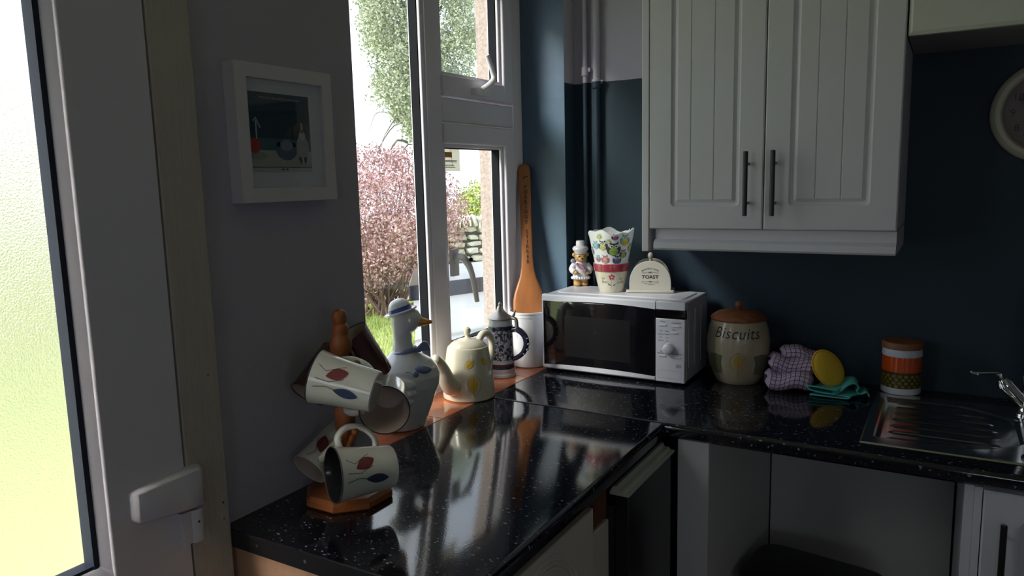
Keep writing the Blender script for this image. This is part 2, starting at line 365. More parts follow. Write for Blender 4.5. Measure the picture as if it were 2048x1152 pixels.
def sash(z0, z1):
    y0, y1 = -.547, -.152; s = MB(); t = .058
    s.box(X0 + .006, -.192, y0, y0 + .042, z0, z1); s.box(X0 + .006, X1 + .012, y1 - t, y1, z0, z1); s.box(X0 + .006, X1 + .012, y0 + .001, y1 - t, z0, z0 + t); s.box(X0 + .006, X1 + .012, y0 + .001, y1 - t, z1 - t, z1)
    so = s.build('opener_sash', upvc, wr, bevel=.005)
    glazing(y0 + .001, y1 - t + .002, z0 + t - .002, z1 - t + .002, so, .012)
    return so
s1 = sash(1.756, 2.196); s2 = sash(.956, 1.678)
hm = pm('handle_grey_white', (.82, .82, .84), .3)
h = MB().tube([(-.135, -.365, 1.783), (-.118, -.345, 1.80), (-.116, -.327, 1.822), (-.118, -.335, 1.85), (-.122, -.352, 1.887)], [.011, .011, .0085, .0075, .007], seg=12, smooth_n=4)
h.box(-.149, -.13, -.405, -.325, 1.768, 1.786); h.build('handle', hm, s1, smooth='auto')
h = MB().tube([(-.148, -.530, 1.280), (-.125, -.528, 1.292), (-.115, -.510, 1.276), (-.112, -.492, 1.245), (-.112, -.478, 1.205), (-.114, -.462, 1.15)], [.010, .011, .0115, .009, .0085, .0075], seg=12, smooth_n=4)
h.box(-.149, -.138, -.548, -.516, 1.235, 1.315); h.build('handle', hm, s2, smooth='auto')
MB().lathe([(.006, 0), (.006, .004), (.003, .005)], c=(-.099, -.512, 1.283), axis=(1, -.5, 0), seg=14).build('handle_lock', gasket, s2, smooth='auto')
# notice on lower pane
paper_mat = bpy.data.materials.new('notice_paper'); paper_mat.use_nodes = True
_n = paper_mat.node_tree.nodes; _l = paper_mat.node_tree.links
_t = _n.new('ShaderNodeBsdfTransparent'); _t.inputs['Color'].default_value = (.85, .82, .70, 1); _m = _n.new('ShaderNodeMixShader'); _m.inputs[0].default_value = .35
_n['Principled BSDF'].inputs['Base Color'].default_value = (.8, .78, .66, 1); _l.new(_t.outputs[0], _m.inputs[1]); _l.new(_n['Principled BSDF'].outputs[0], _m.inputs[2]); _l.new(_m.outputs[0], _n['Material Output'].inputs['Surface'])
nt = root('window_notice', (-.197, -.49, 1.548), 'pale paper notice with orange band stuck on the lower opener glass of the window', 'notice')
MB().box(-.1995, -.1985, -.53, -.405, 1.542, 1.632).build('sheet', paper_mat, nt)
sf = plane_surf((-.1984, -.467, 1.587), (0, 1, 0), (0, 0, 1), .0005)
decal('print_band', [[(-.055, -.004), (.02, -.004), (.02, .012), (-.055, .012)]], pm('orange_print', (.85, .42, .08), .6), sf, nt)
decal('print_lines', [[(a, b), (c, b), (c, b + .0022), (a, b + .0022)] for a, c, b in ((-.02, .012, .036), (.012, .045, .024), (-.05, .045, -.014), (-.05, .045, -.018), (-.04, .03, -.028), (-.04, .035, -.034), (-.05, .01, .028))], greyprint, sf, nt)

# ------------------------------------------------------------ door_1 (glazed back door) + architrave
dr = root('door_1', (0, -1.95, 0), kind='structure')
MB().box(-.05, .02, -1.712, -1.577, .01, 2.1).build('door_stile', upvc, dr, bevel=.003)
MB().box(-.05, .02, -2.48, -2.345, .01, 2.1).build('door_stile', upvc, dr, bevel=.003)
MB().box(-.05, .02, -2.345, -1.712, .01, .15).box(-.05, .02, -2.345, -1.712, .78, .915).box(-.05, .02, -2.345, -1.712, 1.98, 2.1).build('door_rail', upvc, dr, bevel=.003)
MB().box(-.025, .0, -2.345, -1.712, .15, .78).build('door_panel', upvc, dr)
b = MB(); # sloped bead: ring of sections
def bead(b, y0, y1, z0, z1, inset, xa, xb):
    o_ = [(y0, z0), (y1, z0), (y1, z1), (y0, z1)]; i_ = [(y0 + inset, z0 + inset), (y1 - inset, z0 + inset), (y1 - inset, z1 - inset), (y0 + inset, z1 - inset)]
    vs = [(xa, y, z) for y, z in o_] + [(xb, y, z) for y, z in i_] + [(xb - .02, y, z) for y, z in i_] + [(xa - .02, y, z) for y, z in o_]
    fs = []
    for r in range(4):
        for j in range(4): fs.append((r * 4 + j, r * 4 + (j + 1) % 4, ((r + 1) % 4) * 4 + (j + 1) % 4, ((r + 1) % 4) * 4 + j))
    b.add(vs, fs)
bead(b, -2.347, -1.705, .912, 1.985, .021, .019, .0055); b.build('glazing_bead', upvc, dr, bevel=.003)
g = MB()
g.box(-.022, .0045, -1.734, -1.7255, .93, 1.968); g.box(-.022, .003, -2.33, -2.323, .93, 1.968); g.box(-.022, .003, -2.323, -1.732, .93, .938); g.box(-.022, .003, -2.323, -1.732, 1.96, 1.968)
g.build('gasket', pm('blue_black_rubber', (.025, .03, .05), .7, spec=.2), dr)
MB().add([(-.024, -2.33, .93), (-.024, -1.726, .93), (-.024, -1.726, 1.968), (-.024, -2.33, 1.968)], [(0, 1, 2, 3)]).build('frosted_pane', frost, dr)
hg = MB()
prof = [(-1.680, .992, 1.036, .026), (-1.672, .985, 1.041, .036), (-1.63, .981, 1.044, .040), (-1.59, .977, 1.046, .044), (-1.566, .974, 1.046, .044), (-1.555, .974, 1.044, .036)]
hg.rings([[(.019, y, a), (xx - .006, y, a), (xx, y, a + .006), (xx, y, b_ - .006), (xx - .006, y, b_), (.019, y, b_)] for y, a, b_, xx in prof])
hgo = hg.build('hinge_cover', upvc, dr, smooth='auto', angle=60)
MB().lathe([(.013, .915), (.0145, .918), (.0145, .973)], c=(.028, -1.572, 0), seg=20).box(.019, .036, -1.602, -1.572, .917, .973).build('hinge_barrel', upvc, dr, smooth='auto')
MB().lathe([(.002, 0), (.002, .0006)], c=(.0425, -1.575, .952), axis=(1, 0, 0), seg=10).build('screw_hole', gasket, dr)
MB().box(0, .021, -1.574, -1.497, 0, 2.2).build('trim_1', architrave_m, bevel=.002)['kind'] = 'structure'
kn = bpy.data.objects['trim_1']
MB().lathe([(.0022, 0), (.0022, .0006)], c=(.021, -1.509, .955), axis=(1, 0, 0), seg=10).lathe([(.0015, 0), (.0015, .0006)], c=(.021, -1.518, 1.19), axis=(1, 0, 0), seg=10).lathe([(.0016, 0), (.0016, .0006)], c=(.021, -1.51, .925), axis=(1, 0, 0), seg=10).build('nail_holes', pm('nail_dark', (.08, .06, .05), .8), kn)

# ------------------------------------------------------------ pipes
for i, (px, py, r, zc) in enumerate(((.045, -.0125, .008, 1.865), (.088, -.0155, .011, 1.822))):
    p = root('water_pipe', (px, py, .9), ('thin painted copper pipe running up the room corner' if i == 0 else 'thicker painted pipe up the wall, nearer the wall cabinet'), 'pipe')
    MB().lathe([(r, .9), (r, H)], c=(px, py, 0), seg=20).build('pipe_run', split, p, smooth='auto')
    MB().lathe([(r + .002, zc - .02), (r + .004, zc - .018), (r + .004, zc + .008), (r, zc + .012)], c=(px, py, 0), seg=20).box(px + r * .5, px + r + .012, py - .003, py + .003, zc - .006, zc + .006).build('pipe_clip', split, p, smooth='auto')

# ------------------------------------------------------------ worktops
TOP = .9; TH = .035
def nose(y):  # cross-section (outward offset, z) of the rounded front edge
    return [(0, TOP)] + [(-.012 + .012 * sin(a), TOP - .012 + .012 * cos(a)) for a in [i * pi / 12 for i in range(0, 7)]] + [(0, TOP - TH + .006), (-.006, TOP - TH)]
wa = root('worktop', (.26, -1.04, TOP - TH), 'black flecked laminate worktop running along the window wall', 'worktop')
m = MB(); sec = [(.0, TOP), (.513, TOP)] + [(.513 + .012 * sin(a), TOP - .012 + .012 * cos(a)) for a in [i * pi / 12 for i in range(1, 7)]] + [(.525, TOP - TH + .006), (.519, TOP - TH), (0, TOP - TH)]
m.rings([[(x, y, z) for x, z in sec] for y in (-1.495, -.6005)]); m.build('slab', blackl, wa, smooth='auto')
MB().box(.001, .518, -1.4975, -1.495, TOP - TH + .001, TOP - .0015).build('end_strip', pm('black_edge', (.012, .012, .014), .35), wa)
for xx in (.088, .205, .33, .46): MB().lathe([(.0032, 0), (.0032, .001), (.001, .0012)], c=(xx, -1.4975, .884), axis=(0, -1, 0), seg=14).build('screw', steel, wa, smooth='auto')
wb = root('worktop', (1.2, -.3, TOP - TH), 'black flecked laminate worktop under the microwave and the sink', 'worktop')
m = MB()
SX0, SX1, SY0, SY1 = .975, 1.95, -.515, -.105
def ysec(y1, y0): return [(y1, TOP), (y0 + .012, TOP)] + [(y0 + .012 - .012 * sin(a), TOP - .012 + .012 * cos(a)) for a in [i * pi / 12 for i in range(1, 7)]] + [(y0, TOP - TH + .006), (y0 + .006, TOP - TH), (y1, TOP - TH)]
m.rings([[(x, y, z) for y, z in ysec(0, -.6)] for x in (.0005, SX0)])
m.rings([[(x, y, z) for y, z in ysec(SY0, -.6)] for x in (SX0, SX1)])
m.box(SX0, SX1, SY1, 0, TOP - TH, TOP)
m.rings([[(x, y, z) for y, z in ysec(0, -.6)] for x in (SX1, 3.19)])
m.build('slab', blackl, wb, smooth='auto')
MB().box(.002, .522, -.5955, -.590, TOP - TH, TOP + .0012).build('joint_strip', pm('dull_alu', (.16, .17, .2), .35, metal=.8), wb)

# ------------------------------------------------------------ wall cabinet
def rrect(x0, x1, z0, z1, r, n=5):
    P = []
    for cx, cz, a0 in ((x1 - r, z1 - r, 0), (x0 + r, z1 - r, pi / 2), (x0 + r, z0 + r, pi), (x1 - r, z0 + r, 1.5 * pi)):
        for i in range(n): a = a0 + pi / 2 * i / (n - 1); P.append((cx + r * cos(a), cz + r * sin(a)))
    return P
def routed_door(name, x0, x1, z0, z1, y, th, mg, mt, par, mat, grooves, mb=None):
    """panelled door facing -y, front face at y; moulded groove round a panel with vertical v-grooves"""
    m = MB(); mb = mb or mg
    L = [(rrect(x0, x1, z0, z1, .0015), y + th), (rrect(x0, x1, z0, z1, .0015), y + .003), (rrect(x0 + .003, x1 - .003, z0 + .003, z1 - .003, .0015), y)]
    X0_, X1_, Z0_, Z1_ = x0 + mg, x1 - mg, z0 + mb, z1 - mt
    for ins, r, d in ((0, .012, 0), (.004, .011, .005), (.010, .008, .0065), (.016, .002, .004), (.019, .0012, .0012)):
        L.append((rrect(X0_ + ins, X1_ - ins, Z0_ + ins, Z1_ - ins, r), y + d))
    m.rings([[(px, yy, pz) for px, pz in P] for P, yy in L], cap1=False)
    ins = .019; a, b = X0_ + ins, X1_ - ins; xs = [(a, .0012)]
    for g in grooves: xs += [(g - .0022, .0012), (g, .0038), (g + .0022, .0012)]
    xs.append((b, .0012)); zs = (Z0_ + ins, Z1_ - ins)
    vs = [(xx, y + d, zz) for zz in zs for xx, d in xs]; n = len(xs)
    m.add(vs, [(i, i + 1, n + i + 1, n + i) for i in range(n - 1)])
    return m.build(name, mat, par, smooth='auto', angle=25)
def bar_handle(x, y, z0, z1, par, r=.0062):
    m = MB().lathe([(r - .001, z0), (r, z0 + .001), (r, z1 - .001), (r - .001, z1)], c=(x, y - .032, 0), seg=16)
    for zz in (z0 + .032, z1 - .032): m.lathe([(.004, 0), (.004, .032)], c=(x, y, zz), axis=(0, -1, 0), seg=10)
    return m.build('handle', darkmetal, par, smooth='auto')
wc = root('wall_cabinet', (.69, -.17, 1.31), 'white wall cabinet with two panelled doors and dark bar handles above the microwave', 'cabinet')
MB().box(.388, 1.003, -.318, -.001, 1.37, 2.27).build('carcass', cabw, wc, bevel=.001)
MB().box(.366, .386, -.34, -.001, 1.304, 2.27).build('end_panel', cabw, wc, bevel=.0015)
d1 = routed_door('door', .388, .6925, 1.368, 2.268, -.34, .021, .060, .07, wc, cabw, (.503, .565), mb=.060)
d2 = routed_door('door', .6955, 1.003, 1.368, 2.268, -.34, .021, .060, .07, wc, cabw, (.818, .877), mb=.060)
bar_handle(.655, -.34, 1.405, 1.569, d1); bar_handle(.722, -.34, 1.405, 1.569, d2)
m = MB()
sec = [(-.322, 1.366), (-.322, 1.338), (-.332, 1.334), (-.338, 1.330), (-.340, 1.314), (-.336, 1.309), (-.300, 1.309), (-.300, 1.366)]
m.rings([[(x, y, z) for y, z in sec] for x in (.400, 1.003)]); m.box(.985, 1.003, -.300, -.001, 1.309, 1.366); m.build('pelmet', cabw, wc, smooth='auto', angle=20)
hc = root('wall_cabinet', (1.5, -.17, 1.82), 'high white bridging cupboard over the sink with a plain framed door', 'cabinet')
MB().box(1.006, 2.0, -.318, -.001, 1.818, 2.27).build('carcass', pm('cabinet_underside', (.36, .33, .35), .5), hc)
hd = MB(); P0 = rrect(1.007, 1.998, 1.816, 2.268, .0015); P1 = rrect(1.011, 1.994, 1.820, 2.264, .0015); P2 = rrect(1.015, 1.990, 1.824, 2.260, .0015)
hd.rings([[(a, -.319, b) for a, b in P0], [(a, -.334, b) for a, b in P0], [(a, -.337, b) for a, b in P1], [(a, -.340, b) for a, b in P2]]); hd.build('door', pm('offwhite_door', (.70, .69, .64), .45), hc, smooth='auto', angle=20)

# ------------------------------------------------------------ base units
lb = root('base_cabinet', (.25, -1.19, 0), 'cream base cabinet with arched panel door below the window worktop', 'cabinet')
MB().box(.002, .495, -1.486, -1.468, .0, .863).box(.01, .03, -1.4865, -1.486, .846, .863).build('end_panel', chip, lb)
MB().box(.002, .47, -1.466, -.912, .08, .78).build('carcass', creamd, lb)
MB().box(.03, .500, -1.006, -.912, .782, .862).build('top_rail', pm('red_brown_wood', (.20, .07, .04), .5, noise=.3, nscale=20), lb)
m = MB(); y0, y1, z0, z1 = -1.462, -1.01, .10, .845
m.box(.494, .514, y0, y1, z0, z1)
dd = m.build('door', creamd, lb, bevel=.003)
def arch_pts(k):
    a0, a1, zb, zs, zt = y0 + .045 + k, y1 - .012 - k, z0 + .055 + k, z1 - .15, z1 - .014 - k
    P = [(a0, zb), (a0, zs), (a0 + .05, zs + .015)]
    for i in range(13):
        t = i / 12; P.append((a0 + .06 + (a1 - a0 - .12) * t, zs + .02 + (zt - zs - .02) * sin(pi * t) ** .7))
    return P + [(a1 - .05, zs + .015), (a1, zs), (a1, zb)]
for k in (0, .014, .024):
    P = arch_pts(k); MB().tube([(.515, a, b) for a, b in P + [P[0]]], .0028, seg=6, flat=.8).build('moulding', creamd, dd, smooth=True)
MB().box(.472, .506, -1.006, -.914, .1, .779).build('end_filler', creamd, lb, bevel=.002)
MB().box(.08, .44, -1.46, -.92, 0, .08).build('plinth', creamd, lb)
ap = root('undercounter_appliance', (.27, -.76, 0), 'black fronted undercounter appliance with silver top edge in the worktop corner', 'appliance')
MB().box(.01, .512, -.895, -.628, .03, .80).build('body', pm('dark_body', (.03, .03, .035), .5), ap)
MB().box(.517, .549, -.905, -.625, .05, .832).build('door', pm('black_panel', (.010, .010, .013), .25), ap, bevel=.002)
m = MB(); sec = [(.505, .838), (.513, .852), (.520, .852), (.524, .843), (.535, .843), (.540, .837), (.549, .837), (.549, .832), (.505, .832)]
m.rings([[(x, y, z) for x, z in sec] for y in (-.905, -.600)]); m.build('top_trim', pm('satin_alu', (.62, .62, .60), .45, metal=.35), ap, smooth='auto', angle=25)
fp = root('filler_panel', (.58, -.57, 0), 'white filler panel under the worktop corner beside the black appliance', 'panel')
MB().box(.553, .631, -.585, -.57, 0, .864).build('front_strip', cabw, fp, bevel=.001)
MB().prism([(.613, -.57), (.631, -.57), (.668, -.021), (.650, -.021)], 0, .864, m=0).build('side_panel', pm('white_panel_side', (.66, .64, .63), .5), fp)
bpn = root('back_panel', (.91, -.01, 0), 'plain white back panel in the empty space under the sink worktop', 'panel')
MB().box(.672, 1.160, -.020, -.002, 0, .864).build('board', pm('white_back_panel', (.60, .60, .60), .6), bpn)
sb = root('base_cabinet', (1.45, -.3, 0), 'white sink base cabinet with a panelled door and dark bar handle', 'cabinet')
MB().box(1.166, 1.184, -.575, -.021, .0, .863).box(1.184, 1.9, -.57, -.55, .845, .863).build('side_panel', cabw, sb, bevel=.001)
MB().box(1.9, 1.918, -.575, -.02, .0, .863).box(1.184, 1.9, -.57, -.03, .1, .118).build('carcass', cabw, sb)
MB().box(1.184, 1.198, -.580, -.562, .1, .858).build('front_post', cabw, sb)
d3 = routed_door('door', 1.2, 1.6, .11, .856, -.59, .02, .065, .055, sb, cabw, (1.33, 1.40, 1.47)); bar_handle(1.236, -.59, .60, .802, d3)
d4 = routed_door('door', 1.603, 1.9, .11, .856, -.59, .02, .055, .055, sb, cabw, (1.72, 1.78)); bar_handle(1.64, -.59, .60, .802, d4)
# stool under the worktop
st = root('stool', (.84, -.33, 0), 'black padded stool with rounded corners pushed under the worktop', 'stool')
blk = pm('black_leatherette', (.010, .010, .012), .4, bump=.3, bscale=300)
P = rrect(-.168, .172, -.12, .12, .05)
Fz = Matrix.Rotation(RAD(-8), 3, 'Z')
m = MB(); m.rings([[Vector((.84, -.33, 0)) + Fz @ Vector((a * k, b * k, z)) for a, b in P] for k, z in ((.97, .385), (1, .395), (1, .432), (.985, .446), (.9, .452))]); m.build('seat', blk, st, smooth='auto')
m = MB(); m.tube([Vector((.84, -.33, 0)) + Fz @ Vector((a * .995, b * .995, .441)) for a, b in P + P[:1]], .003, seg=6); m.build('piping', pm('grey_piping', (.09, .09, .1), .5), st, smooth=True)
for sx in (-1, 1):
    for sy in (-1, 1):
        p = Vector((.84, -.33, 0)) + Fz @ Vector((.13 * sx, .08 * sy, 0)); MB().tube([(p.x, p.y, .39), (p.x + .01 * sx, p.y + .01 * sy, 0)], .013, seg=12).build('leg', blk, st, smooth='auto')

# ------------------------------------------------------------ sink and tap
sk = root('sink', (1.45, -.31, TOP), 'stainless steel sink with ribbed drainer set in the black worktop', 'sink')
X0s, X1s, Y0s, Y1s = .958, 1.965, -.531, -.088
def wav(x, y):
    z = TOP + .0035
    ex = min(x - X0s, X1s - x); ey = min(y - Y0s, Y1s - y); e = min(ex, ey)
    if e < .006: return TOP + .0005 + .0035 * math.sqrt(max(0, 1 - (1 - e / .006) ** 2))
    # drainer tray, narrowing towards the bowl
    t = (x - .995) / .26
    if x < 1.275:
        c_, hw = -.305, .178 - (.05 * max(0, (x - 1.16) / .1)) ** 1.2 * 1.2 if x > 1.16 else .178
        hw = .178 if x < 1.15 else .178 - .085 * ((x - 1.15) / .125) ** 1.6
        d = hw - abs(y + .305); dx = x - .985
        k = max(0, min(1, min(d, dx) / .012)); k = k * k * (3 - 2 * k)
        z -= .0075 * k
        if k > .9 and x > 1.012 and x < 1.235:
            ph = ((y + .305) / .052 + .5) % 1 - .5
            rk = min(1, (x - 1.012) / .008, (1.235 - x) / .03); z += .0050 * math.exp(-(ph / .09) ** 2) * rk * (1 if d > .02 else 0)
    # main bowl
    bx, by = max(0, abs(x - 1.50) - .135), max(0, abs(y + .31) - .10); q = math.hypot(bx, by)
    if q < .075:
        k = min(1, (.075 - q) / .03); k = k * k * (3 - 2 * k); z -= .15 * k
    return z
m = MB(); xs = [X0s, X0s + .002, X0s + .004] + [X0s + .006 + (1.30 - X0s - .006) * i / 90 for i in range(91)] + [1.30 + (X1s - .006 - 1.30) * i / 70 for i in range(1, 71)] + [X1s - .003, X1s]
ys = [Y0s, Y0s + .002, Y0s + .004] + [Y0s + .006 + (Y1s - Y0s - .012) * i / 150 for i in range(151)] + [Y1s - .004, Y1s - .002, Y1s]
vs = [(x, y, wav(x, y)) for x in xs for y in ys]; n = len(ys)
m.add(vs, [(i * n + j, (i + 1) * n + j, (i + 1) * n + j + 1, i * n + j + 1) for i in range(len(xs) - 1) for j in range(n - 1)])
m.build('drainer_top', steel, sk, smooth=True)
MB().lathe([(.012, .902), (.023, .9035), (.026, .9055), (.0265, .903)], c=(1.292, -.49, .001), seg=30, cap0=False, cap1=False).lathe([(.0, .9025), (.018, .9035), (.019, .902)], c=(1.292, -.49, .001), seg=30).build('overflow_plug', chrome, sk, smooth='auto')
tp = root('tap', (1.3, -.15, TOP), 'chrome swan-neck mixer tap with slim lever behind the sink drainer', 'tap')
zt = TOP + .004
m = MB().lathe([(.027, 0), (.027, .004), (.021, .010), (.018, .02), (.019, .035), (.016, .05)], c=(1.30, -.15, zt), seg=28); m.build('base', chrome, tp, smooth='auto')
for s_ in (-1, 1):
    m = MB().tube([(1.30, -.15, .925), (1.30 + .024 * s_, -.155, .95), (1.30 + .048 * s_, -.16, .978)], [.013, .0155, .0175], seg=18, smooth_n=3)
    m.tube([(1.30 + .048 * s_, -.16, .978), (1.30 + .052 * s_, -.161, .984), (1.30 + .057 * s_, -.162, .992)], [.0185, .0165, .012], seg=18)
    a = m.build('valve_arm', chrome, tp, smooth='auto')
    m = MB().tube([(1.30 + .058 * s_, -.162, .99), (1.30 + .064 * s_, -.165, 1.004), (1.30 + .075 * s_, -.17, 1.006), (1.30 + .116 * s_, -.18, 1.004), (1.30 + .124 * s_, -.182, 1.009)], [.005, .005, .0042, .0042, .003], seg=10, smooth_n=3); m.build('lever', chrome, tp, smooth='auto')
m = MB().tube([(1.30, -.15, .93), (1.30, -.15, .99), (1.297, -.152, 1.06), (1.294, -.155, 1.12), (1.30, -.165, 1.17), (1.318, -.185, 1.20), (1.34, -.21, 1.205), (1.362, -.235, 1.19), (1.37, -.245, 1.15)], [.014, .013, .011, .011, .011, .011, .011, .011, .011], seg=18, smooth_n=6)
m.build('spout', chrome, tp, smooth=True)
MB().lathe([(.0155, .0), (.0165, .003), (.0165, .016), (.014, .02)], c=(1.30, -.15, .985), seg=24).build('collar', chrome, tp, smooth='auto')

# ------------------------------------------------------------ clock
ck = root('wall_clock', (1.311, 0, 1.648), 'round cream rimmed wall clock on the navy wall above the tap', 'clock')
Rc = .126
MB().lathe([(Rc - .004, .0005), (Rc, .006), (Rc, .014), (Rc - .004, .024), (Rc - .012, .030), (Rc - .022, .030), (Rc - .027, .024), (Rc - .028, .014)], c=(1.311, 0, 1.648), axis=(0, -1, 0), seg=72, cap1=False).build('rim', pm('cream_rim', (.62, .58, .45), .4), ck, smooth='auto')
MB().lathe([(0.001, .010), (Rc - .027, .010), (Rc - .027, .0105), (.001, .0105)], c=(1.311, 0, 1.648), axis=(0, -1, 0), seg=60, cap0=False, cap1=False).build('dial', pm('dial_pink', (.45, .36, .38), .6), ck)
fs_ = plane_surf((1.311, -.0115, 1.648), (1, 0, 0), (0, 0, 1), .0005)
numm = pm('numeral_red', (.16, .03, .04), .5)
for h_ in range(1, 13):
    a = pi / 2 - h_ * pi / 6; cx, cy = .076 * cos(a), .076 * sin(a)
    text('numeral', str(h_), .026, numm, (lambda cx, cy: lambda u, v: fs_(u + cx, v + cy))(cx, cy), ck, step=.02)
for a, L, wd in ((RAD(60), .045, .004), (RAD(-35), .065, .003)): decal('hand', [line2([(0, 0), (L * cos(a), L * sin(a))], wd)], black, lambda u, v: fs_(u, v) + Vector((0, -.001, 0)), ck, step=1)
MB().lathe([(.001, .0215), (Rc - .028, .0205), (Rc - .028, .0200), (.001, .0210)], c=(1.311, 0, 1.648), axis=(0, -1, 0), seg=60, cap0=False, cap1=False).build('clock_glass', glass_mat('clock_glass', (.95, .95, .95), .14), ck, smooth=True)

# ------------------------------------------------------------ picture
pc = root('picture_frame', (0, -1.31, 1.48), 'white box-framed cartoon print of a dog beside a pot on the grey wall', 'picture')
pw = pm('white_frame', (.66, .60, .65), .5)
ya, yb, za, zb = -1.423, -1.187, 1.480, 1.728
m = MB()
O = [(ya, za), (yb, za), (yb, zb), (ya, zb)]; I = [(ya + .026, za + .026), (yb - .026, za + .026), (yb - .026, zb - .026), (ya + .026, zb - .026)]
vs = [(0.0005, *p) for p in O] + [(.03, *p) for p in O] + [(.03, *p) for p in I] + [(.018, *p) for p in I]
m.add(vs, [(r * 4 + j, r * 4 + (j + 1) % 4, (r + 1) * 4 + (j + 1) % 4, (r + 1) * 4 + j) for r in range(3) for j in range(4)]); m.build('frame', pw, pc, bevel=.001)
MB().box(.001, .020, ya + .02, yb - .02, za + .02, zb - .02).build('mount', pm('mount_card', (.66, .64, .70), .8), pc)
PS = lambda e: plane_surf((.020, -1.316, 1.609), (0, 1, 0), (0, 0, 1), e)
W, Hh = .073, .070
def R4(a, b, c, d): return [(a, c), (b, c), (b, d), (a, d)]
def pdec(nm, shp, col, e): decal(nm, shp, pm('print_' + nm, col, .6), PS(e), pc, step=1)
pdec('navy_background', [R4(-W, W, -.02, Hh)], (.02, .045, .085), .0004)
pdec('teal_band', [R4(-W, W, -.035, -.012)], (.06, .13, .17), .0006)
pdec('counter', [R4(-W, W, -.064, -.034)], (.42, .42, .36), .0008)
pdec('cupboard', [R4(-W, W, -.074, -.065)], (.50, .50, .54), .0006)
pdec('edge_line', [R4(-W, W, -.0655, -.0645), R4(-.004, .001, -.070, -.0675), R4(.006, .011, -.070, -.0675)], (.03, .03, .04), .0010)
pdec('pot', [ell(.010, -.032, .026, .020), R4(-.016, .034, -.026, -.018), R4(-.024, -.012, -.020, -.017)], (.10, .12, .20), .0012)
pdec('pot_shine', [ell(.010, -.024, .016, .010)], (.20, .23, .34), .0014)
pdec('red_kettle', [ell(-.066, -.026, .014, .014)], (.45, .04, .03), .0014)
pdec('bowl', [ell(-.057, -.044, .020, .007)], (.3, .31, .3), .0012)
pdec('upright_tool', [R4(-.0615, -.0585, -.014, .020), line2([(-.066, .018), (-.060, .024), (-.054, .012), (-.05, .006)], .003)], (.4, .45, .52), .0016)
pdec('dog_body', [ell(.050, -.030, .016, .028), R4(.040, .047, -.062, -.045), R4(.053, .060, -.062, -.045)], (.34, .34, .36), .0016)
pdec('dog_head', [ell(.050, .006, .012, .014), ell(.036, .004, .007, .016, rot=-.3), ell(.064, .004, .007, .016, rot=.3)], (.10, .075, .075), .0018)
pdec('dog_muzzle', [ell(.050, -.004, .008, .010), R4(.048, .052, .0, .019)], (.45, .44, .43), .0020)
text('print_caption', 'Waiting for the washing up to be done', .0062, pm('print_white', (.45, .45, .5), .6), lambda u, v: PS(.0008)(u, v + .061), pc, step=1)
MB().box(.0245, .0255, ya + .02, yb - .02, za + .02, zb - .02).build('picture_glass', glass, pc)

# ------------------------------------------------------------ microwave
mw = root('microwave', (.235, -.135, TOP), 'white microwave oven with black glass door and control panel in the corner', 'microwave')
a0, a1, f0, f1, z0, z1 = .002, .468, -.262, -.032, .910, 1.150
MB().box(a0, a1, f0 + .018, f1, z0, z1 - .001).build('case', pm('microwave_case', (.56, .57, .64), .35), mw, bevel=.006)
# raised rim panel on top
m = MB(); P = rrect(a0 + .02, a1 - .02, f0 + .05, f1 - .02, .03, 6); m.rings([[(x, y, z1 - .0012) for x, y in P], [(x, y, z1 + .002) for x, y in rrect(a0 + .023, a1 - .023, f0 + .053, f1 - .023, .028, 6)]]); m.build('top_plate', mwwhite, mw, smooth='auto')
m = MB(); xs = [a0 + (.378 - a0) * i / 24 for i in range(25)]
def edge_top(x): t = (x - a0) / (.378 - a0); return z1 - .020 - .004 * t + .006 * sin(pi * max(0, min(1, (t - .15) / .85)))
def edge_bot(x): t = (x - a0) / (.378 - a0); return z0 + .011 + .008 * (1 - abs(2 * t - 1) ** 2) * .7 + .002
top = [[(x, f0 + .018, z1), (x, f0 + .004, z1), (x, f0, z1 - .004), (x, f0 - .001, edge_top(x)), (x, f0 + .006, edge_top(x) - .001), (x, f0 + .018, edge_top(x))] for x in xs]; m.rings(top)
m.rings([[(x, f0 + .018, edge_bot(x)), (x, f0 + .006, edge_bot(x)), (x, f0 - .001, edge_bot(x) - .001), (x, f0, z0 + .004), (x, f0 + .004, z0), (x, f0 + .018, z0)] for x in xs])
m.box(a0, a0 + .004, f0, f0 + .018, z0 + .004, z1 - .004)
m.build('door_frame', mwwhite, mw, smooth='auto')
dg = MB().box(a0 + .004, .3775, f0 + .002, f0 + .018, z0 + .008, z1 - .02).build('door_glass', blackgl, mw, bevel=.001)
MB().box(.30 - .22, .30, f0 + .0012, f0 + .002, .955, 1.085).build('viewing_screen', pm('mesh_screen', (.012, .012, .014), .25), dg)
text('display_mark', 'hm', .006, pm('faint_print', (.07, .07, .08), .5), plane_surf((.185, f0 + .0012, 1.04), (1, 0, 0), (0, 0, 1)), mw, step=1)
m = MB()
m.box(.380, a1, f0, f0 + .018, z0, 1.100); m.box(.380, a1, f0, f0 + .018, 1.126, z1); m.build('control_panel', mwwhite, mw, bevel=.002)
MB().box(.380, a1, f0 + .002, f0 + .018, 1.100, 1.126).build('display', blackgl, mw)
MB().lathe([(.0165, 0), (.0165, .010), (.0155, .015), (.012, .018), (.004, .019)], c=(.420, f0, 1.012), axis=(0, -1, 0), seg=32).build('knob', pm('knob_white', (.78, .78, .84), .2), mw, smooth='auto')
ps = plane_surf((.424, f0, 1.0), (1, 0, 0), (0, 0, 1), .0005)
arc = [[( -.004 + .0195 * cos(a), .012 + .0195 * sin(a)), (-.004 + .0195 * cos(a + .3), .012 + .0195 * sin(a + .3)), (-.004 + .0205 * cos(a + .3), .012 + .0205 * sin(a + .3)), (-.004 + .0205 * cos(a), .012 + .0205 * sin(a))] for a in [.2 + i * .42 for i in range(7)]]
decal('dial_marks', arc, greyprint, ps, mw, step=1)
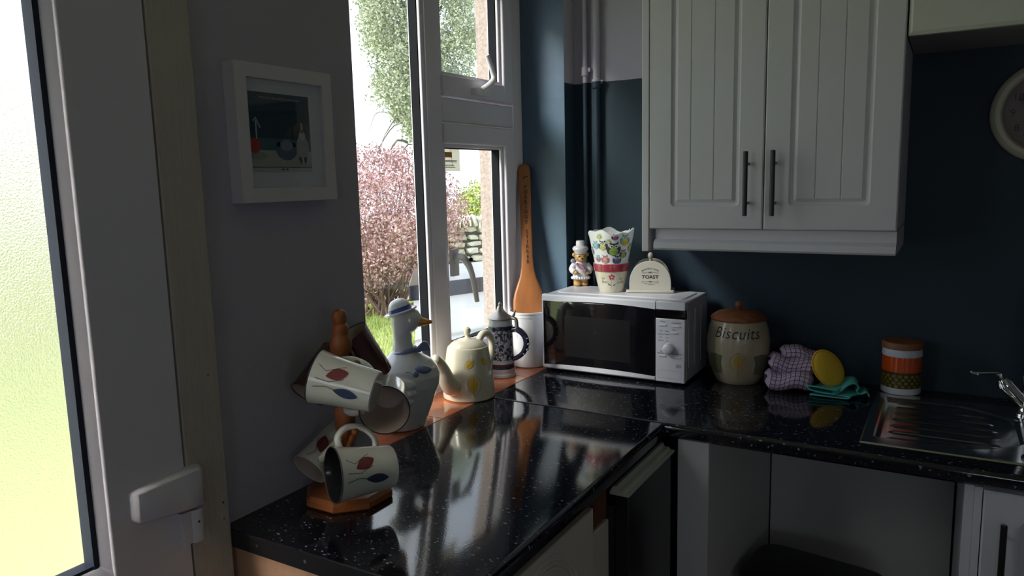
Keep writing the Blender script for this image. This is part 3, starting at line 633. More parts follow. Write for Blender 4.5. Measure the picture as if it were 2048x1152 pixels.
for i, (tx, u, v) in enumerate((('Power', -.022, .084), ('Clock/Timer', .019, .082), ('Stop', .012, .062), ('Auto\nWeight/Time', -.024, -.008), ('Start/Express', .022, -.010))):
    text('panel_text', tx, .0058, black, (lambda u, v: lambda a, b: ps(a + u, b + v))(u, v + .007), mw, step=1)
    bxx = (.424 + u - .011, .424 + u + .011)
    MB().box(bxx[0], bxx[1], f0 - .0022, f0 + .001, 1.0 + v - .006, 1.0 + v - .001).build('button', mwwhite, mw, bevel=.001)
for i, (l_, r_) in enumerate((('Pizza', 'Pasta'), ('Defrost', 'Potato'), ('Fish', 'Veg'), ('Popcorn', 'Tea'))):
    text('panel_text', l_, .0050, black, (lambda v: lambda a, b: ps(a - .028, b + v))(.063 - i * .0095), mw, step=1)
    text('panel_text', r_, .0050, black, (lambda v: lambda a, b: ps(a - .009, b + v))(.063 - i * .0095), mw, step=1)
decal('button_flap_line', [R4(-.036, .034, -.0545, -.0538), R4(-.036, .034, -.078, -.0773), R4(-.036, -.0353, -.078, -.054), R4(.0333, .034, -.078, -.054), R4(.018, .034, -.044, -.034), ], pm('panel_line', (.42, .42, .5), .5), ps, mw, step=1)
for fx in (.04, .43):
    for fy in (-.23, -.04): MB().lathe([(.012, TOP + .0005), (.013, z0 + .001)], c=(fx, fy, 0), seg=16).build('foot', gasket, mw, smooth='auto')
for i in range(3): MB().tube([(a1 + .0003, -.225, .95 + 0 * i), (a1 + .0003, -.225, 1.12)], .0015, seg=6).xf(Matrix.Translation((0, .06 * i, 0))).build('side_rib', MATS['microwave_case'], mw)

# ------------------------------------------------------------ objects on the microwave
MT = z1 + .0022
# bear chef figurine
bc = (.045, -.062); br = root('bear_figurine', (*bc, MT), 'bear chef figurine in white tunic and tall hat on the microwave', 'ornament')
fd = Vector((.60, -.80, 0)).normalized(); sd = Vector((-fd.y, fd.x, 0))
def P3(c, f_, s_, z): return Vector((c[0], c[1], z)) + fd * f_ + sd * s_
fur = pm('bear_fur', (.68, .40, .14), .4, noise=.35, nscale=60, coat=.3)
Fm = Matrix((fd, sd, Vector((0, 0, 1)))).transposed()
def bel(m, f_, s_, z, r, mi=0): m.ellip(P3(bc, f_, s_, MT + z), r, m=mi, F=Fm)
def remesh(o, vs=.0015):
    r = o.modifiers.new('fuse', 'REMESH'); r.mode = 'VOXEL'; r.voxel_size = vs; r.use_smooth_shade = True; s_ = o.modifiers.new('sm', 'SMOOTH'); s_.iterations = 3; return o
m = MB()
for s_ in (-1, 1):
    m.lathe([(.012, .001), (.013, .006), (.012, .03)], c=P3(bc, 0, .012 * s_, MT), seg=18); bel(m, .008, .012 * s_, .007, (.012, .011, .0065))
remesh(m.build('legs', fur, br))
m = MB(); m.loft([(*bc, MT + .026, .026, .029, 0), (*bc, MT + .032, .025, .028, 0), (*bc, MT + .045, .020, .023, 0), (*bc, MT + .06, .018, .023, 0), (*bc, MT + .075, .016, .022, 0), (*bc, MT + .084, .010, .013, 0)], dir=fd[:2])
for s_ in (-1, 1):
    m.tube([P3(bc, 0, .020 * s_, MT + .074), P3(bc, .004, .030 * s_, MT + .058), P3(bc, .018, .024 * s_, MT + .048)], [.010, .0115, .009], seg=14, smooth_n=3)
remesh(m.build('tunic', pm('bear_white', (.80, .80, .84), .3, coat=.3), br))
m = MB()
for i in range(22):
    a = 2 * pi * i / 22; bel(m, .026 * cos(a), .029 * sin(a), .028, (.0042, .0042, .0045))
m.build('frill', MATS['bear_white'], br, smooth=True)
m = MB(); bel(m, .002, 0, .097, (.019, .021, .018)); bel(m, .017, 0, .091, (.011, .012, .009)); bel(m, .0, .021, .106, (.006, .008, .008)); bel(m, 0, -.021, .106, (.006, .008, .008))
hd_ = remesh(m.build('head', fur, br))
m = MB(); bel(m, .0275, 0, .0945, (.003, .004, .003)); bel(m, .0195, .008, .1015, (.002, .0022, .0026)); bel(m, .0195, -.008, .1015, (.002, .0022, .0026)); m.build('face_details', pm('dark_brown_paint', (.05, .02, .01), .3), hd_, smooth=True)
m = MB(); m.lathe([(.018, .108), (.019, .112), (.021, .116), (.026, .122), (.027, .128), (.022, .134), (.015, .136), (.0145, .150), (.013, .153), (.001, .1535)], c=(*bc, MT), seg=30); m.build('chef_hat', MATS['bear_white'], br, smooth=True)
m = MB()
for s_ in (-1, 1): bel(m, .022, .020 * s_, .047, (.008, .007, .007))
m.build('paws', fur, br, smooth=True)
m = MB().tube([P3(bc, .019, -.018, MT + .078), P3(bc, .025, 0, MT + .066), P3(bc, .026, .012, MT + .052)], [.004, .006, .005], seg=10, smooth_n=3); m.build('neckerchief', pm('pink_paint', (.62, .28, .36), .4), br, smooth=True)
m = MB().tube([P3(bc, .026, -.03, MT + .085), P3(bc, .029, -.008, MT + .062), P3(bc, .029, .02, MT + .058)], .0025, seg=8); bel(m, .026, -.031, .088, (.004, .008, .008)); m.build('spoon', pm('lilac_paint', (.45, .42, .62), .4), br, smooth=True)
# decorated pot
pcn = (.187, -.135); MTp = MT
pt = root('plant_pot', (*pcn, MT), 'small cream ceramic pot with red rim band and painted flower on the microwave', 'pot')
pp = [(.037, .0), (.039, .002), (.0415, .012), (.047, .035), (.0515, .058), (.0525, .066), (.0545, .068), (.0570, .090), (.0565, .0925), (.0535, .0925), (.0525, .07), (.048, .06), (.037, .006)]
MB().lathe(pp, c=(*pcn, MTp), seg=48).build('body', creamc, pt, smooth='auto')
MB().lathe([(.0527, .0665), (.0550, .0675), (.0576, .090), (.0568, .0918)], c=(*pcn, MTp), seg=48, cap0=False, cap1=False).build('rim_band', pm('rose_glaze', (.42, .05, .08), .25, coat=.5, noise=.2, nscale=30), pt, smooth='auto')
ppo = pp[:6]; ac = to_cam(pcn)
psf = lathe_surf([(r, z) for r, z in ppo], (*pcn, MTp), ac, .035)
decal('flower_print', [ell(.0075 * cos(a) * .8 + .001, .016 + .0075 * sin(a) * .8, .0030, .0036, 10) for a in [pi / 2 + k * 2 * pi / 5 for k in range(5)]], pm('flower_red', (.50, .05, .10), .3), psf, pt)
decal('stem_print', [line2([(0, .009), (-.001, -.01), (.0, -.022)], .0008), leaf(-.007, -.008, .014, .0045, .9), leaf(.009, -.010, .012, .004, -.9)], pm('stem_green', (.14, .17, .12), .4), psf, pt)
for tx, u, v in (('La', -.026, .012), ('fleur', -.023, .0), ('du', .029, .010), ('jardin', .030, -.002)): text('script_print', tx, .011, pm('script_grey', (.30, .28, .25), .5), (lambda u, v: lambda a, b: psf(a + u, b + v))(u, v), pt, shear=.3)
# owl-print napkin sleeve standing in the pot
nk = root('owl_napkins', (*pcn, MTp + .07), 'white napkins printed with coloured owls fanned out of the red-banded pot', 'napkins')
sp_ = []
def nprof(z): return .0452 + (z - .05) * .168
npf = [(nprof(z), z) for z in (.02, .05, .08, .11, .14, .17, .195)]
m = MB(); seg = 64
def nring(z, k, ph=0):
    out = []
    for j in range(seg):
        a = 2 * pi * j / seg; r = nprof(z) * k * (1 + .05 * sin(4 * a + ph) * max(0, (z - .09) / .1)); out.append((pcn[0] + r * cos(a), pcn[1] + r * sin(a), MTp + z + (.006 * sin(3 * a + 1) + .004 * sin(7 * a)) * (1 if z > .18 else 0)))
    return out
m.rings([nring(z, 1) for z in (.045, .06, .09, .12, .15, .175, .192)] + [nring(z, .955) for z in (.192, .15, .09, .048)], cap0=False, cap1=False)
paper = pm('napkin_paper', (.80, .82, .84), .6); m.build('outer_napkin', paper, nk, smooth='auto')
for k_, ph, dz in ((.84, 1.5, .004), (.70, 3.0, -.004), (.5, .7, -.01)):
    m = MB(); m.rings([nring(z, k_, ph) for z in (.045, .09, .15, .185 + dz)] + [nring(z, k_ - .03, ph) for z in (.185 + dz, .15, .05)], cap0=False, cap1=False); m.build('inner_napkin', paper, nk, smooth='auto')
def nsurf(ang, z0, e=.0008):
    def f_(u, v):
        z = z0 + v; a = ang + u / .058; r = nprof(z) * (1 + .05 * sin(4 * a) * max(0, (z - .09) / .1)) + e; return Vector((pcn[0] + r * cos(a), pcn[1] + r * sin(a), MTp + z))
    return f_
def owl(du, z, s, body, belly, ec=(.85, .85, .8), rot=0):
    def mk(e): return nsurf(ac, z, e)
    k = lambda sh: [[(du * 1.28 + x * s * 1.28, y * s * 1.1) for x, y in q] for q in sh]
    key = 'owl_%d' % int(body[0] * 97 + body[1] * 991 + body[2] * 9901)
    decal('owl_print', k([ell(0, 0, .012, .016), ell(-.011, -.002, .004, .010, rot=.2), ell(.011, -.002, .004, .010, rot=-.2), leaf(-.007, .016, .008, .005, .6), leaf(.007, .016, .008, .005, -.6)]), pm(key, body, .5), mk(.0009), nk)
    key2 = 'owlb_%d' % int(belly[0] * 97 + belly[1] * 991 + belly[2] * 9901)
    decal('owl_print', k([ell(0, -.005, .0095, .0095)]), pm(key2, belly, .5), mk(.0013), nk)
    decal('owl_print', k([ell(-.0048, .008, .0042, .0045, 12), ell(.0048, .008, .0042, .0045, 12)]), pm('owl_eye', ec, .5), mk(.0017), nk)
    decal('owl_print', k([ell(-.0044, .008, .0020, .0022, 8), ell(.0044, .008, .0020, .0022, 8)] + [ell(-.006 + .004 * i, -.004 - .004 * j, .0011, .0009, 6) for i in range(4) for j in range(2)]), black, mk(.0021), nk)
owl(.006, .138, 1.12, (.05, .055, .05), (.30, .50, .10)); owl(-.020, .150, .82, (.06, .05, .10), (.65, .65, .2)); owl(-.016, .106, .72, (.60, .10, .18), (.75, .45, .35)); owl(.015, .104, .78, (.05, .07, .17), (.12, .16, .34))
owl(.034, .165, .95, (.10, .35, .30), (.75, .55, .06)); owl(.032, .122, .72, (.05, .05, .06), (.35, .55, .15)); owl(-.042, .150, .7, (.10, .40, .50), (.35, .65, .7)); owl(-.038, .108, .6, (.15, .4, .5), (.7, .2, .3)); owl(.008, .176, .5, (.06, .04, .12), (.5, .1, .3)); owl(-.028, .178, .45, (.4, .45, .1), (.7, .7, .3)); owl(.056, .14, .7, (.15, .45, .2), (.75, .7, .1))
owl(-.006, .163, .4, (.3, .5, .2), (.7, .7, .4)); owl(-.062, .13, .7, (.5, .1, .3), (.2, .5, .5))
# toast rack
tr = root('toast_rack', (.306, -.103, MT), 'cream domed toast rack lettered TOAST at the front of the microwave top', 'toast rack', rz=RAD(18))
TRM = ROOTM[tr.name]
cr_ = pm('cream_enamel', (.62, .60, .53), .35)
def dome(h, wd, y0, y1):
    P = [(-wd, .008), (wd, .008)] + [(wd * cos(a) ** .85 if a < pi / 2 else -wd * abs(cos(a)) ** .85, .03 + (h - .03) * sin(a)) for a in [pi * i / 24 for i in range(25)]]
    return MB().rings([[TRM @ Vector((x, y, z)) for x, z in P] for y in (y0, y1)])
dome(.100, .064, -.030, -.024).build('front_plate', cr_, tr, bevel=.0012)
dome(.104, .063, .022, .027).build('back_plate', cr_, tr, bevel=.0012)
dome(.094, .060, -.004, -.001).build('divider', cr_, tr)
dome(.094, .060, .010, .013).build('divider', cr_, tr)
P = rrect(-.074, .074, -.036, .034, .006); MB().rings([[TRM @ Vector((x, y, z)) for x, y in P] for z in (.001, .009)]).build('base', cr_, tr, bevel=.002)
MB().tube([TRM @ Vector((0, -.027, .098)), TRM @ Vector((0, 0, .102)), TRM @ Vector((0, .025, .100))], .003, seg=10).ellip(TRM @ Vector((0, 0, .114)), (.0085, .0085, .011)).lathe([(.005, 0), (.004, .01)], c=TRM @ Vector((0, 0, .098)), seg=14).build('carry_knob', pm('knob_grey', (.42, .40, .35), .4), tr, smooth=True)
tsf = plane_surf(TRM @ Vector((0, -.0302, .050)), TRM.to_3x3() @ Vector((1, 0, 0)), (0, 0, 1))
text('lettering', 'TOAST', .0155, black, lambda u, v: tsf(u, v), tr, step=1, sx=1.05, off=.0002)
text('lettering', 'BEAUTIFUL HOME', .0068, black, lambda u, v: tsf(u, v + .026), tr, step=1, arc=.045)
text('lettering', 'THE FINEST BREAKFAST TOAST', .0040, black, lambda u, v: tsf(u, v - .023), tr, step=1, arc=-.05)
fl = []
for s_ in (1, -1):
    for q in (-1, 1): fl += [line2([(q * .004, s_ * .0135), (q * .012, s_ * .0155), (q * .019, s_ * .0125), (q * .026, s_ * .0145)], .0009)]
    fl += [leaf(0, s_ * .0145, .007, .004, 0), leaf(-.003, s_ * .0145, .006, .003, .7), leaf(.003, s_ * .0145, .006, .003, -.7)]
decal('scroll_print', fl, pm('scroll_grey', (.16, .15, .14), .5), tsf, tr, step=1)

# ------------------------------------------------------------ biscuit jar
bj = (.585, -.115); jr = root('biscuit_jar', (*bj, TOP), 'cream barrel jar lettered Biscuits with a wooden lid right of the microwave', 'jar')
jp = [(.060, .0005), (.064, .004), (.072, .02), (.083, .055), (.0905, .095), (.091, .13), (.085, .165), (.079, .184), (.077, .188)]
MB().lathe(jp + [(.068, .188), (.066, .17)], c=(*bj, TOP), seg=56).build('body', pm('stoneware_beige', (.50, .43, .30), .2, coat=.5, noise=.1, nscale=9), jr, smooth='auto')
MB().lathe([(.070, .187), (.080, .188), (.081, .192), (.078, .198), (.062, .208), (.040, .213), (.012, .215)], c=(*bj, TOP), seg=48).build('lid', woodlid, jr, smooth='auto')
MB().lathe([(.008, .212), (.006, .217), (.009, .222), (.0115, .229), (.010, .236), (.004, .240), (.001, .2402)], c=(*bj, TOP), seg=24).build('knob', woodlid, jr, smooth=True)
aj = to_cam(bj)
jsf = lathe_surf(jp, (*bj, TOP), aj, .145)
text('lettering', 'Biscuits', .046, black, lambda u, v: jsf(u * 1.02 - .006, v + .012), jr, shear=.25, step=.005, sx=.92, off=-.0002, spacing=1.05)
jl = lathe_surf(jp, (*bj, TOP), aj, .07)
lf = leaf(0, .002, .066, .054, pi)
decal('leaf_outline', ring2(lf, .0016) + [line2([(0, .034), (0, -.044)], .0016)], pm('ochre_line', (.40, .25, .06), .5), jl, jr, step=.006)
decal('leaf_print', [leaf(0, .004, .044, .032, pi)], pm('ochre_fill', (.52, .33, .08), .5), jl, jr, step=.006)
for s_ in (-1, 1):
    decal('green_print', [[(s_ * .052, -.035), (s_ * .05, .0), (s_ * .043, .022), (s_ * .07, .026), (s_ * .10, .02), (s_ * .10, -.04)][::s_]], pm('sage_print', (.16, .17, .09), .4), jl, jr, step=.006)

# ------------------------------------------------------------ tea towels, oven mitt pad, teal cloth
def check_mat():
    m, n, l, b = new_mat('purple_check_cotton'); t = n.new('ShaderNodeTexCoord')
    sp = n.new('ShaderNodeSeparateXYZ'); l.new(t.outputs['UV'], sp.inputs[0]); outs = []
    for ax in (0, 1):
        q = n.new('ShaderNodeMath'); q.operation = 'FRACT'; l.new(sp.outputs[ax], q.inputs[0]); g_ = n.new('ShaderNodeMath'); g_.operation = 'LESS_THAN'; g_.inputs[1].default_value = .14; l.new(q.outputs[0], g_.inputs[0]); outs.append(g_.outputs[0])
    mx = n.new('ShaderNodeMath'); mx.operation = 'MAXIMUM'; l.new(outs[0], mx.inputs[0]); l.new(outs[1], mx.inputs[1])
    c = n.new('ShaderNodeMix'); c.data_type = 'RGBA'; c.inputs['A'].default_value = (.62, .50, .66, 1); c.inputs['B'].default_value = (.09, .025, .10, 1); l.new(mx.outputs[0], c.inputs['Factor']); l.new(c.outputs['Result'], b.inputs['Base Color']); b.inputs['Roughness'].default_value = .9
    nz = n.new('ShaderNodeTexNoise'); nz.inputs['Scale'].default_value = 700; bb = n.new('ShaderNodeBump'); bb.inputs['Strength'].default_value = .6; bb.inputs['Distance'].default_value = .002; l.new(t.outputs['Object'], nz.inputs['Vector']); l.new(nz.outputs['Fac'], bb.inputs['Height']); l.new(bb.outputs['Normal'], b.inputs['Normal'])
    return m
checkm = check_mat()
def fold(name, par, c, L, Wd, Hh_, yaw, tilt, mat, seed, nx=40, ns=48, chk=.0125, sag=.3):
    """a soft folded bundle: rounded cross-section swept along its length, with soft lumps"""
    rnd = random.Random(seed); ph = [rnd.uniform(0, 6) for _ in range(6)]
    Mx = Matrix.Translation(Vector(c)) @ Matrix.Rotation(yaw, 4, 'Z') @ Matrix.Rotation(tilt, 4, 'Y')
    vs = []; uvs = []
    for i in range(nx + 1):
        t = i / nx; u = (t - .5) * L; e = min(1, (min(t, 1 - t) / .10 + .02)) ** .5
        s_acc = 0; prev = None
        for j in range(ns + 1):
            a = 2 * pi * j / ns; ca, sa = cos(a), sin(a)
            y = Wd / 2 * e * math.copysign(abs(ca) ** .75, ca); z = Hh_ / 2 * e * math.copysign(abs(sa) ** .8, sa)
            k = 1 + .07 * sin(5 * t + ph[0] + a) + .05 * sin(3 * a + ph[1] + 4 * t)
            z *= k; z += .004 * sin(9 * t + ph[2]) + (-.0035 if abs(sa) < .25 and ca < 0 else 0)
            p = Vector((u + .004 * sin(2 * a + ph[3]), y * (1 + .04 * sin(7 * t + ph[4])), z))
            if prev is not None and j: s_acc += (p - prev).length
            prev = p; vs.append(Mx @ p); uvs.append((t * L / chk, s_acc / chk))
    m = MB(); n = ns + 1; fs = [(i * n + j, (i + 1) * n + j, (i + 1) * n + j + 1, i * n + j + 1) for i in range(nx) for j in range(ns)]
    fs += [tuple(range(n - 1, -1, -1)), tuple(range(nx * n, nx * n + n))]
    m.add(vs, fs); o = m.build(name, mat, par, smooth=True)
    me = o.data; uvl = me.uv_layers.new(name='UVMap')
    for lp in me.loops: uvl.data[lp.index].uv = uvs[lp.vertex_index]
    return o
r_ = math.atan2(.505, .863)
tt = root('tea_towel', (.735, -.13, TOP), 'purple and white checked tea towel folded in a soft stack beside the biscuit jar', 'tea towel')
fold('lower_fold', tt, (.738, -.155, TOP + .031), .128, .10, .052, RAD(14), RAD(-2), checkm, 3)
fold('upper_fold', tt, (.742, -.135, TOP + .070), .128, .09, .048, RAD(14), RAD(5), checkm, 8)
fold('top_fold', tt, (.760, -.105, TOP + .095), .115, .07, .040, RAD(14), RAD(11), checkm, 12)
om = root('oven_pad', (.835, -.13, TOP + .02), 'yellow quilted oven pad leaning on the checked tea towel', 'oven pad')
m = MB(); U = Vector((cos(RAD(35)), sin(RAD(35)) * .6, 0)).normalized(); 
_a = (Vector((.863, .505, 0)) * .62 + Vector((0, 0, -.78))).normalized(); _n = Vector((.30, -.75, .45)); _n = (_n - _a * _n.dot(_a)).normalized(); _b = _n.cross(_a)
Fp = Matrix((_a, _b, _n)).transposed(); PC = (.842, -.168, TOP + .076)
m.ellip(PC, (.056, .038, .015), seg=36, nr=18, F=Fp)
yl = pm('yellow_cotton', (.80, .52, .04), .85, bump=.5, bscale=150); m.build('pad', yl, om, smooth=True)
m = MB(); m.tube([Vector(PC) + Fp @ Vector((.0565 * cos(a), .0385 * sin(a), 0)) for a in [2 * pi * i / 40 for i in range(41)]], .0028, seg=8); m.build('piping', pm('yellow_piping', (.72, .42, .03), .8), om, smooth=True)
tl = root('dish_cloth', (.865, -.15, TOP), 'thin teal dish cloth crumpled under the yellow pad', 'cloth')
teal = pm('teal_cloth', (.08, .40, .37), .85, bump=.4, bscale=250)
def wavecloth(name, pts, z0, wd, dirv, par, th=.003):
    m = MB(); d = Vector((dirv[0], dirv[1], 0)).normalized(); q = Vector((-d.y, d.x, 0)); n_ = 10
    P = []
    for i in range(len(pts) - 1):
        for k in range(6):
            t = k / 6; p0, p1, p2, p3 = [Vector(pts[min(max(i + s, 0), len(pts) - 1)]) for s in (-1, 0, 1, 2)]
            P.append(.5 * ((2 * p1) + (p2 - p0) * t + (2 * p0 - 5 * p1 + 4 * p2 - p3) * t * t + (3 * p1 - p0 - 3 * p2 + p3) * t ** 3))
    P.append(Vector(pts[-1])); rows = []
    o = Vector((.865, -.165, z0))
    for s in range(n_ + 1):
        w_ = (s / n_ - .5) * wd; rows.append([o + d * (p.x + .005 * sin(w_ * 60)) + q * (w_ + .01 * sin(p.x * 40)) + Vector((0, 0, p.y * (1 + .12 * sin(w_ * 70 + p.x * 30)))) for p in P])
    k = len(P); m.add([v for r in rows for v in r], [(s * k + j, s * k + j + 1, (s + 1) * k + j + 1, (s + 1) * k + j) for s in range(n_) for j in range(k - 1)])
    ob = m.build(name, teal, par, smooth=True); so = ob.modifiers.new('th', 'SOLIDIFY'); so.thickness = th; so.offset = 1
wavecloth('lower_layer', [(-.05, .002), (-.02, .004), (.02, .003), (.045, .005), (.052, .012), (.03, .014), (-.02, .016), (-.05, .018), (-.053, .024), (-.02, .026), (.02, .024)], TOP, .075, (.95, -.25), tl)
wavecloth('curled_corner', [(-.01, .012), (.01, .022), (.03, .040), (.045, .044), (.055, .034), (.05, .022), (.06, .012), (.075, .018), (.08, .008)], TOP, .065, (.9, .35), tl)

# ------------------------------------------------------------ orange canister
oc = (1.016, -.052)
cn = root('canister', (*oc, TOP), 'orange enamel canister with green dotted lower half and wooden lid', 'canister')
MB().lathe([(.046, .0045), (.049, .0045), (.050, .007), (.050, .022), (.0485, .0222)], c=(*oc, TOP), seg=48).build('base_ring', pm('canister_white', (.66, .68, .74), .3, coat=.4), cn, smooth='auto')
MB().lathe([(.0485, .0215), (.0495, .022), (.0495, .108), (.048, .109)], c=(*oc, TOP), seg=48, cap0=False, cap1=False).build('body', pm('orange_enamel', (.62, .08, .008), .22, coat=.5), cn, smooth='auto')
MB().lathe([(.0498, .108), (.0505, .110), (.0495, .122), (.0495, .128), (.051, .1285)], c=(*oc, TOP), seg=48, cap0=False).build('neck_ring', MATS['canister_white'], cn, smooth='auto')
MB().lathe([(.050, .1287), (.0525, .130), (.0525, .143), (.050, .147), (.001, .1475)], c=(*oc, TOP), seg=48).build('lid', woodlid, cn, smooth='auto')
ao = to_cam(oc); osf = lathe_surf([(.0495, 0), (.0495, .2)], (*oc, TOP), ao, .022); osf2 = lathe_surf([(.0495, 0), (.0495, .2)], (*oc, TOP), ao, .022, eps=.001)
decal('dark_band', [[(-.155, 0), (.155, 0), (.155, .036)] + [(.155 - .31 * i / 24, .044 if i % 2 else .034) for i in range(1, 24)] + [(-.155, .036)]], pm('brown_black_print', (.045, .03, .008), .3), osf, cn, step=.008)
decal('green_dots', [ell(-.15 + .0155 * i + (.0078 if j % 2 else 0), .006 + .0092 * j, .0054, .0045, 10) for i in range(20) for j in range(4)], pm('olive_print', (.20, .17, .02), .3), osf2, cn, step=.02)

# ------------------------------------------------------------ duck jar
dc = Vector((-.066, -.905, TOP)); dk = root('duck_jar', tuple(dc), 'white china duck jar with blue banded hat and orange beak on the windowsill', 'ornament')
dd_ = Vector((.863, .505, 0)); dq = Vector((-dd_.y, dd_.x, 0))
px = .00127
def S(z, l, r, k=.95): c_ = ((l + r) / 2 - 795) * px; ru = (r - l) / 2 * px; return (dc.x, dc.y, TOP + z, ru, ru * k, c_)
m = MB(); m.loft([S(.001, 752, 842), S(.006, 748, 846), S(.02, 743, 849), S(.055, 738, 860), S(.085, 736, 868), S(.11, 736, 875), S(.135, 741, 877), S(.155, 752, 872), S(.172, 768, 861), S(.186, 778, 843), S(.197, 785, 830), S(.215, 788, 825), S(.24, 787, 825, .9), S(.248, 786, 834, .85), S(.258, 785, 841, .85), S(.27, 785, 846, .84), S(.282, 787, 845, .84), S(.294, 792, 840, .84), S(.302, 800, 830, .8)], dir=dd_[:2])
m.tube([dc + dd_ * -.055 + Vector((0, 0, .12)), dc + dd_ * -.085 + Vector((0, 0, .145)), dc + dd_ * -.105 + Vector((0, 0, .168))], [.036, .022, .006], seg=18, smooth_n=3)
for s_ in (-1, 1):
    for i, (f_, z_, a_, b_) in enumerate(((-.005, .125, .060, .020), (-.002, .105, .058, .017), (.0, .085, .050, .015))):
        m.ellip(dc + dd_ * f_ + dq * (s_ * .079) + Vector((0, 0, z_)), (a_, .014, b_), F=Matrix((dd_, dq, Vector((0, 0, 1)))).transposed())
remesh(m.build('body', china, dk), .0022)
Fd = Matrix((dd_, dq, Vector((0, 0, 1)))).transposed()
hc_ = dc + dd_ * .022 + Vector((0, 0, .272))
m = MB().rings([[hc_ + dd_ * (.022 + .046 * t) + dq * (wd * cos(a)) + Vector((0, 0, -.004 - .002 * t + ht * sin(a))) for a in [2 * pi * j / 20 for j in range(20)]] for t, wd, ht in ((0, .015, .0155), (.35, .0135, .0125), (.75, .010, .007), (1, .005, .0035))]); m.build('beak', beakm, dk, smooth=True)
m = MB()
for s_ in (-1, 1): m.ellip(hc_ + dd_ * .012 + dq * (.0268 * s_) + Vector((0, 0, .008)), (.0042, .0025, .0052), F=Fd, seg=12, nr=8)
m.build('eyes', black, dk, smooth=True)
Rh = Fd @ Matrix.Rotation(RAD(-16), 3, 'Y'); hh = dc + dd_ * .013 + Vector((0, 0, .293))
def HL(prof, nm, mat, par=None): MB().rings([[hh + Rh @ Vector((r * cos(2 * pi * j / 40), r * sin(2 * pi * j / 40), z)) for j in range(40)] for r, z in prof]).build(nm, mat, par or dk, smooth='auto')
HL([(.020, -.003), (.040, -.002), (.0425, .001), (.041, .0035), (.029, .004), (.028, .012), (.025, .022), (.016, .031), (.006, .034), (.001, .0345)], 'hat', china)
HL([(.0288, .0038), (.0298, .005), (.0290, .0125), (.0275, .014)], 'hat_band', blue)
m = MB().tube([dc + dd_ * (.016 + .027 * cos(a)) + dq * (.025 * sin(a)) + Vector((0, 0, .193 + .006 * cos(a))) for a in [2 * pi * i / 24 for i in range(25)]], .0085, seg=12, flat=.8); m.build('scarf', bluegrey, dk, smooth=True)
m = MB().rings([[dc + dd_ * f_ + dq * y_ + Vector((0, 0, z_)) + (dq * .006 if k else dq * -.006) for f_, y_, z_ in ((.036, -.01, .190), (.085, -.012, .197), (.079, -.012, .217), (.068, -.012, .222))] for k in (0, 1)]); m.build('scarf_tail', bluegrey, dk, bevel=.004)
m = MB().ellip(dc + dd_ * .066 + dq * -.052 + Vector((0, 0, .158)), (.024, .012, .011), F=Fd).ellip(dc + dd_ * .03 + dq * -.062 + Vector((0, 0, .152)), (.020, .010, .008), F=Fd).ellip(dc + dd_ * .052 + dq * -.066 + Vector((0, 0, .150)), (.008, .008, .009), F=Fd); m.build('bow', bluegrey, dk, smooth=True)

# ------------------------------------------------------------ teapot
tc_ = Vector((-.055, -.608, TOP)); tpt = root('teapot', tuple(tc_), 'cream teapot with yellow leaf decoration on the tiled windowsill', 'teapot')
tpp = [(.070, .0005), (.0745, .004), (.0745, .015), (.0725, .05), (.0675, .09), (.062, .125), (.0595, .140), (.057, .147), (.052, .1495)]
MB().lathe(tpp + [(.048, .146)], c=tc_, seg=56).build('body', creamc, tpt, smooth='auto')
ld = MB().lathe([(.048, .147), (.053, .149), (.052, .152), (.043, .160), (.026, .167), (.010, .171), (.007, .174), (.0055, .178), (.009, .184), (.011, .191), (.009, .198), (.004, .202), (.001, .2025)], c=tc_, seg=40).build('lid', creamc, tpt, smooth='auto')
sdv = Vector((-.10, -1.0, 0)).normalized()
m = MB().tube([tc_ + sdv * .050 + Vector((0, 0, .045)), tc_ + sdv * .076 + Vector((0, 0, .050)), tc_ + sdv * .096 + Vector((0, 0, .075)), tc_ + sdv * .106 + Vector((0, 0, .100)), tc_ + sdv * .124 + Vector((0, 0, .128)), tc_ + sdv * .140 + Vector((0, 0, .137))], [.030, .029, .023, .018, .0135, .014], seg=24, smooth_n=5); m.build('spout', creamc, tpt, smooth=True)
m = MB().tube([tc_ - sdv * .046 + Vector((0, 0, .148)), tc_ - sdv * .068 + Vector((0, 0, .168)), tc_ - sdv * .095 + Vector((0, 0, .165)), tc_ - sdv * .112 + Vector((0, 0, .135)), tc_ - sdv * .106 + Vector((0, 0, .09)), tc_ - sdv * .082 + Vector((0, 0, .058)), tc_ - sdv * .066 + Vector((0, 0, .052))], [.010, .0105, .0105, .0098, .009, .0085, .009], seg=16, smooth_n=6); m.build('handle', creamc, tpt, smooth=True)
ta = to_cam(tc_); tsf_ = lathe_surf(tpp[:8], tc_, ta, .055); tsf2 = lathe_surf(tpp[:8], tc_, ta, .055, eps=.0011)
for lf_ in (leaf(.012, -.004, .052, .030, pi), leaf(.004, .054, .030, .022, -.9), leaf(.054, .056, .028, .022, .7)): decal('leaf_print', [lf_], yellowleaf, tsf_, tpt)
decal('leaf_outline', ring2(leaf(.015, -.005, .064, .044, pi + .1), .0009) + [line2([(.013, .022), (.014, -.038)], .001), line2([(-.004, .046), (.018, .064)], .001)] + ring2(leaf(.004, .054, .038, .028, -.9), .0008), leafline, tsf2, tpt)

